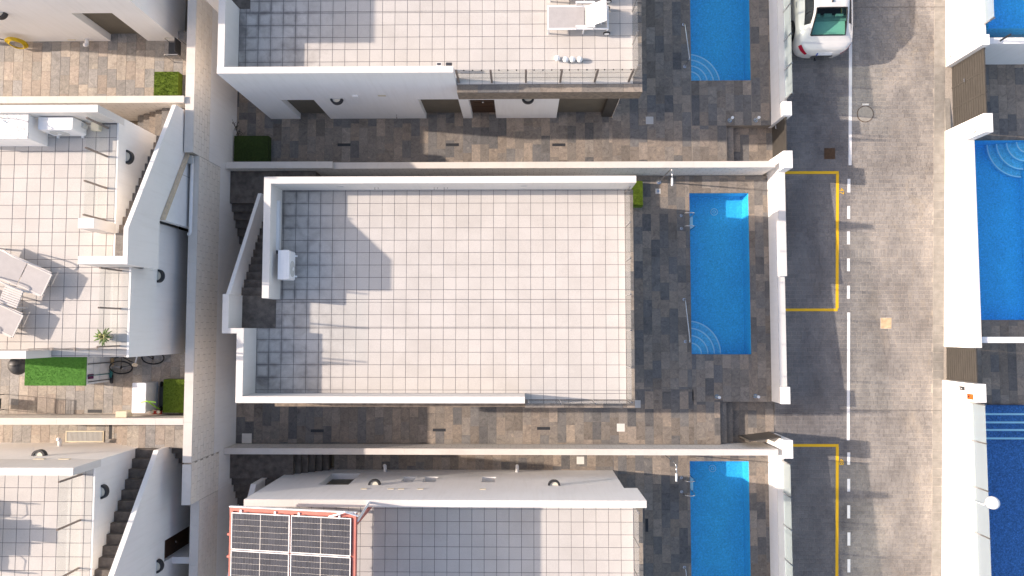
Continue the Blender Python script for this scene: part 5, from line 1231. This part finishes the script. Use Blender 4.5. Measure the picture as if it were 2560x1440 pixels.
MB().tube([(-0.08, -0.12, 0.17), (-0.08, -0.03, 0.17), (-0.08, -0.03, 0.43), (-0.08, -0.12, 0.43)], 0.012, 6).build('crank', 'steel', t, local=True); MB().lathe((0, 0, 0), [(0.09, -0.004), (0.09, 0.004)], 20).xf(Matrix.Translation((-0.08, -0.035, 0.30)) @ Matrix.Rotation(math.pi / 2, 4, 'X')).build('chainring', 'steel', t, local=True)
# grating with cream frame in the bottom left passage
x0, x1, y0, y1 = X(165, 1090, 1.85), X(260, 1090, 1.85), Y(210, 1105, 1.85), Y(210, 1077, 1.85)
t = thing('floor_grating', 'cream framed floor grating in the bottom left passage', 'grating', (x0, y0, 1.85))
for b in ((x0, x1, y0, y0 + 0.03), (x0, x1, y1 - 0.03, y1), (x0, x0 + 0.03, y0 + 0.0301, y1 - 0.0301), (x1 - 0.03, x1, y0 + 0.0301, y1 - 0.0301)): box('grating_frame', 'cream', t, *b, 1.83, 1.872)
k = 0; xx = x0 + 0.035
while xx < x1 - 0.04: box('grating_bar', 'ac_grey', t, xx, xx + 0.02, y0 + 0.031, y1 - 0.031, 1.85, 1.866); xx += 0.04
# potted palm on the left terrace
t = thing('potted_palm', 'small potted palm in the corner of the left terrace', 'plant', (-11.16, -0.22, 5.60))
MB().lathe((0, 0, 0), [(0.09, 0), (0.12, 0.2), (0.125, 0.2), (0.10, 0.18)], 18).build('pot', 'terracotta', t, smooth=True, local=True)
MB().tube([(0, 0, 0.15), (0, 0, 0.26)], [0.04, 0.03], 8).build('trunk', 'twig', t, local=True)
rr = random.Random(3)
for k in range(26):
    a = k * 2.399 + rr.uniform(-.2, .2); L = rr.uniform(0.16, 0.30) if k > 8 else rr.uniform(0.08, 0.15); up = 0.06 if k > 8 else 0.12; mm = MB(); prev = None; d = Vector((math.cos(a), math.sin(a), 0)); n_ = Vector((-d.y, d.x, 0))
    for q in range(6):
        s_ = q / 5; c = d * (L * s_) + Vector((0, 0, 0.26 + up * math.sin(s_ * 2.4) * 1.4 - 0.03 * s_ * s_)); w_ = 0.026 * math.sin(0.35 + s_ * 2.65) + 0.002
        cur = (c + n_ * w_, c + Vector((0, 0, 0.008)), c - n_ * w_)
        if prev: mm.quad(prev[0], cur[0], cur[1], prev[1]); mm.quad(prev[1], cur[1], cur[2], prev[2])
        prev = cur
    mm.build('leaf', 'leaf' if k > 8 else 'leaf_dry', t, local=True)
# bare shrub in the upper passage corner
q = P(603, 345, KT); t = thing('bare_shrub', 'thin dark shrub leaning on the retaining wall above the shaded grass box', 'shrub', (-9.80, 6.62, KT))
rr = random.Random(9); tr = [Vector((0, 0, 0)), Vector((0.06, 0.1, 0.35)), Vector((0.09, 0.22, 0.62))]; MB().tube(tr, [0.02, 0.014, 0.008], 6).build('trunk', 'twig', t, local=True)
mm = MB(); lv = MB()
for k in range(16):
    b0 = tr[1].lerp(tr[2], rr.random()) if k > 4 else tr[0].lerp(tr[1], rr.random()); e = b0 + Vector((rr.uniform(-.03, .2), rr.uniform(-.05, .25), rr.uniform(.05, .3))); mm.tube([b0, e], [0.006, 0.003], 5)
    for _ in range(10):
        c = b0.lerp(e, rr.uniform(.4, 1)) + Vector((rr.uniform(-.03, .03),) * 3); d = Vector((rr.uniform(-1, 1), rr.uniform(-1, 1), rr.uniform(-.3, .6))).normalized() * 0.03; s_ = Vector((d.y, -d.x, 0)) * 0.4; lv.quad(c, c + d * .5 + s_, c + d, c + d * .5 - s_)
mm.build('branches', 'twig', t, local=True); lv.build('leaves', 'twig', t, local=True, kind='stuff')
# yellow hose on the top left wall
q = Vector((X(55, 95, 3.0), 9.02, 2.86)); t = thing('garden_hose', 'coiled yellow garden hose against the top left house wall', 'hose', q)
mm = MB(); pts = []
for k in range(150):
    a = k / 150 * 2 * math.pi * 6; r2 = 0.30 - 0.02 * (k // 25) + 0.01 * math.sin(k * 1.3); pts.append((r2 * math.cos(a), -0.06 - 0.012 * (k // 25) - 0.10 * (0.5 - 0.5 * math.sin(a)), 0.36 + r2 * math.sin(a)))
mm.tube(pts, 0.016, 6).build('hose_coil', 'yellow_hose', t, smooth=True, local=True); MB().tube([(-0.28, -0.06, 0.4), (-0.45, -0.05, 0.55), (-0.62, -0.03, 0.72), (-0.60, 0.07, 0.75)], 0.014, 6).build('hose_end', 'dark_grey', t, smooth=True, local=True)
# folding chair by the wall
t = thing('folding_chair', 'grey metal chair against the wall in the top left passage', 'chair', (-10.75, 8.65, 2.85))
MB().box(-0.20, 0.16, -0.20, 0.22, 0.42, 0.44).build('seat', 'dark_grey', t, local=True); MB().box(0.165, 0.19, -0.2, 0.22, 0.44, 0.82).build('backrest', 'dark_grey', t, local=True)
for y in (-0.25, 0.27): MB().tube([(-0.22, y, 0), (-0.24, y, 0.62), (-0.18, y, 0.65), (0.18, y, 0.65), (0.20, y, 0)], 0.016, 6).build('arm_frame', 'steel', t, local=True)
# lights on the upper terrace
for lab, u, v in (('white globe light on the upper terrace, leftmost of four', 1393, 146), ('white globe light on the upper terrace, second from left', 1414, 149), ('white globe light on the upper terrace, third from left', 1431, 149), ('white globe light on the upper terrace, rightmost of four', 1449, 149)):
    q = P(u, v, zfT + 0.08); t = thing('globe_light', lab, 'globe light', (q.x, q.y, zfT), 'globe lights on the upper terrace'); MB().lathe((0, 0, 0), [(0.04, 0), (0.04, 0.02)], 12).build('base', 'white_metal', t, local=True); MB().ball((0, 0, 0.098), 0.088, 20, 12).build('globe', 'globe_white', t, smooth=True, local=True)
for lab, u, w_ in (('small framed solar panel on the parapet of the upper terrace', 1097, 0.07), ('small dark solar panel at the end of the upper parapet', 1122, 0.09)):
    q = P(u, 159, zfT + 0.5); t = thing('garden_solar_panel', lab, 'solar panel', (q.x, q.y, zfT + 0.45)); MB().box(-w_, w_, -0.045, 0.045, 0.0, 0.015).build('panel_frame', 'white_metal' if w_ < 0.08 else 'dark_grey', t, local=True); MB().box(-w_ + 0.012, w_ - 0.012, -0.033, 0.033, 0.0151, 0.018).build('cells', 'solar_cell', t, local=True); MB().box(-0.012, 0.012, -0.06, 0.02, -0.45, -0.001).build('stake', 'dark_grey', t, local=True)
t = thing('string_lights', 'string of small bulbs along the glass of the upper terrace', 'string lights', (0.7, 7.33, zfT + 1.0))
MB().tube([(-2.45 + 0.052 * k, 0.012, -0.01 - 0.012 * (k % 5 == 2)) for k in range(100)], 0.004, 4).build('cable', 'black', t, local=True)
for k in range(20): MB().ball((-2.35 + 0.25 * k, 0.012, -0.035), 0.022, 8, 6).build('bulb', 'dark_grey' if k % 2 else 'black', t, local=True)

# garden furniture and added rack outside the frame whose shadows fall into it
t = thing('patio_table', 'dark patio table on the bottom left terrace at the photo edge', 'table', (-15.35, -5.62, 5.0))
MB().box(-0.62, 0.36, -0.48, 0.48, 0.71, 0.74).build('table_top', 'dark_grey', t, local=True)
for x in (-0.58, 0.30):
    for y in (-0.44, 0.40): MB().box(x, x + 0.04, y, y + 0.04, 0, 0.709).build('leg', 'dark_grey', t, local=True)
for lab, x, y, rz in (('dark patio chair east of the patio table', -14.72, -5.55, 0.0), ('dark patio chair south of the patio table', -15.2, -6.35, -1.57), ('dark patio chair north of the patio table', -15.2, -4.9, 1.57)):
    t = thing('patio_chair', lab, 'chair', (x, y, 5.0), 'chairs around the patio table', rz)
    MB().box(-0.22, 0.2, -0.20, 0.20, 0.42, 0.44).build('seat', 'dark_grey', t, local=True); MB().box(0.201, 0.225, -0.20, 0.20, 0.44, 0.86).build('backrest', 'dark_grey', t, local=True)
    for yy in (-0.24, 0.24): MB().tube([(-0.2, yy, 0), (-0.22, yy, 0.58), (-0.1, yy, 0.66), (0.18, yy, 0.64), (0.22, yy, 0)], 0.014, 6).build('arm_frame', 'dark_grey', t, local=True)
t = thing('shadow_rack', 'unseen dark rack added to throw its shadow into the bicycle passage', 'rack', (-16.35, -2.3, 2.35))  # unseen rack added and slatted for the shadow it throws
for y in (-0.25, 0.23): MB().box(-0.02, 0.02, y, y + 0.02, 0, 1.16).build('post', 'dark_grey', t, local=True)
for z in (0.5, 0.82, 1.13): MB().box(-0.02, 0.02, -0.23, 0.23, z, z + 0.03).build('rail', 'dark_grey', t, local=True)
for k in range(6): MB().box(-0.012, 0.012, -0.23, 0.23, 0.87 + k * 0.04, 0.878 + k * 0.04).build('slat', 'dark_grey', t, local=True)
for k in range(6): MB().box(-0.012, 0.012, -0.20 + k * 0.075, -0.19 + k * 0.075, 0.531, 0.819).build('slat', 'dark_grey', t, local=True)
MB().box(-0.01, 0.01, -0.20, 0.12, 0.12, 0.48).build('shelf_panel', 'dark_grey', t, local=True)
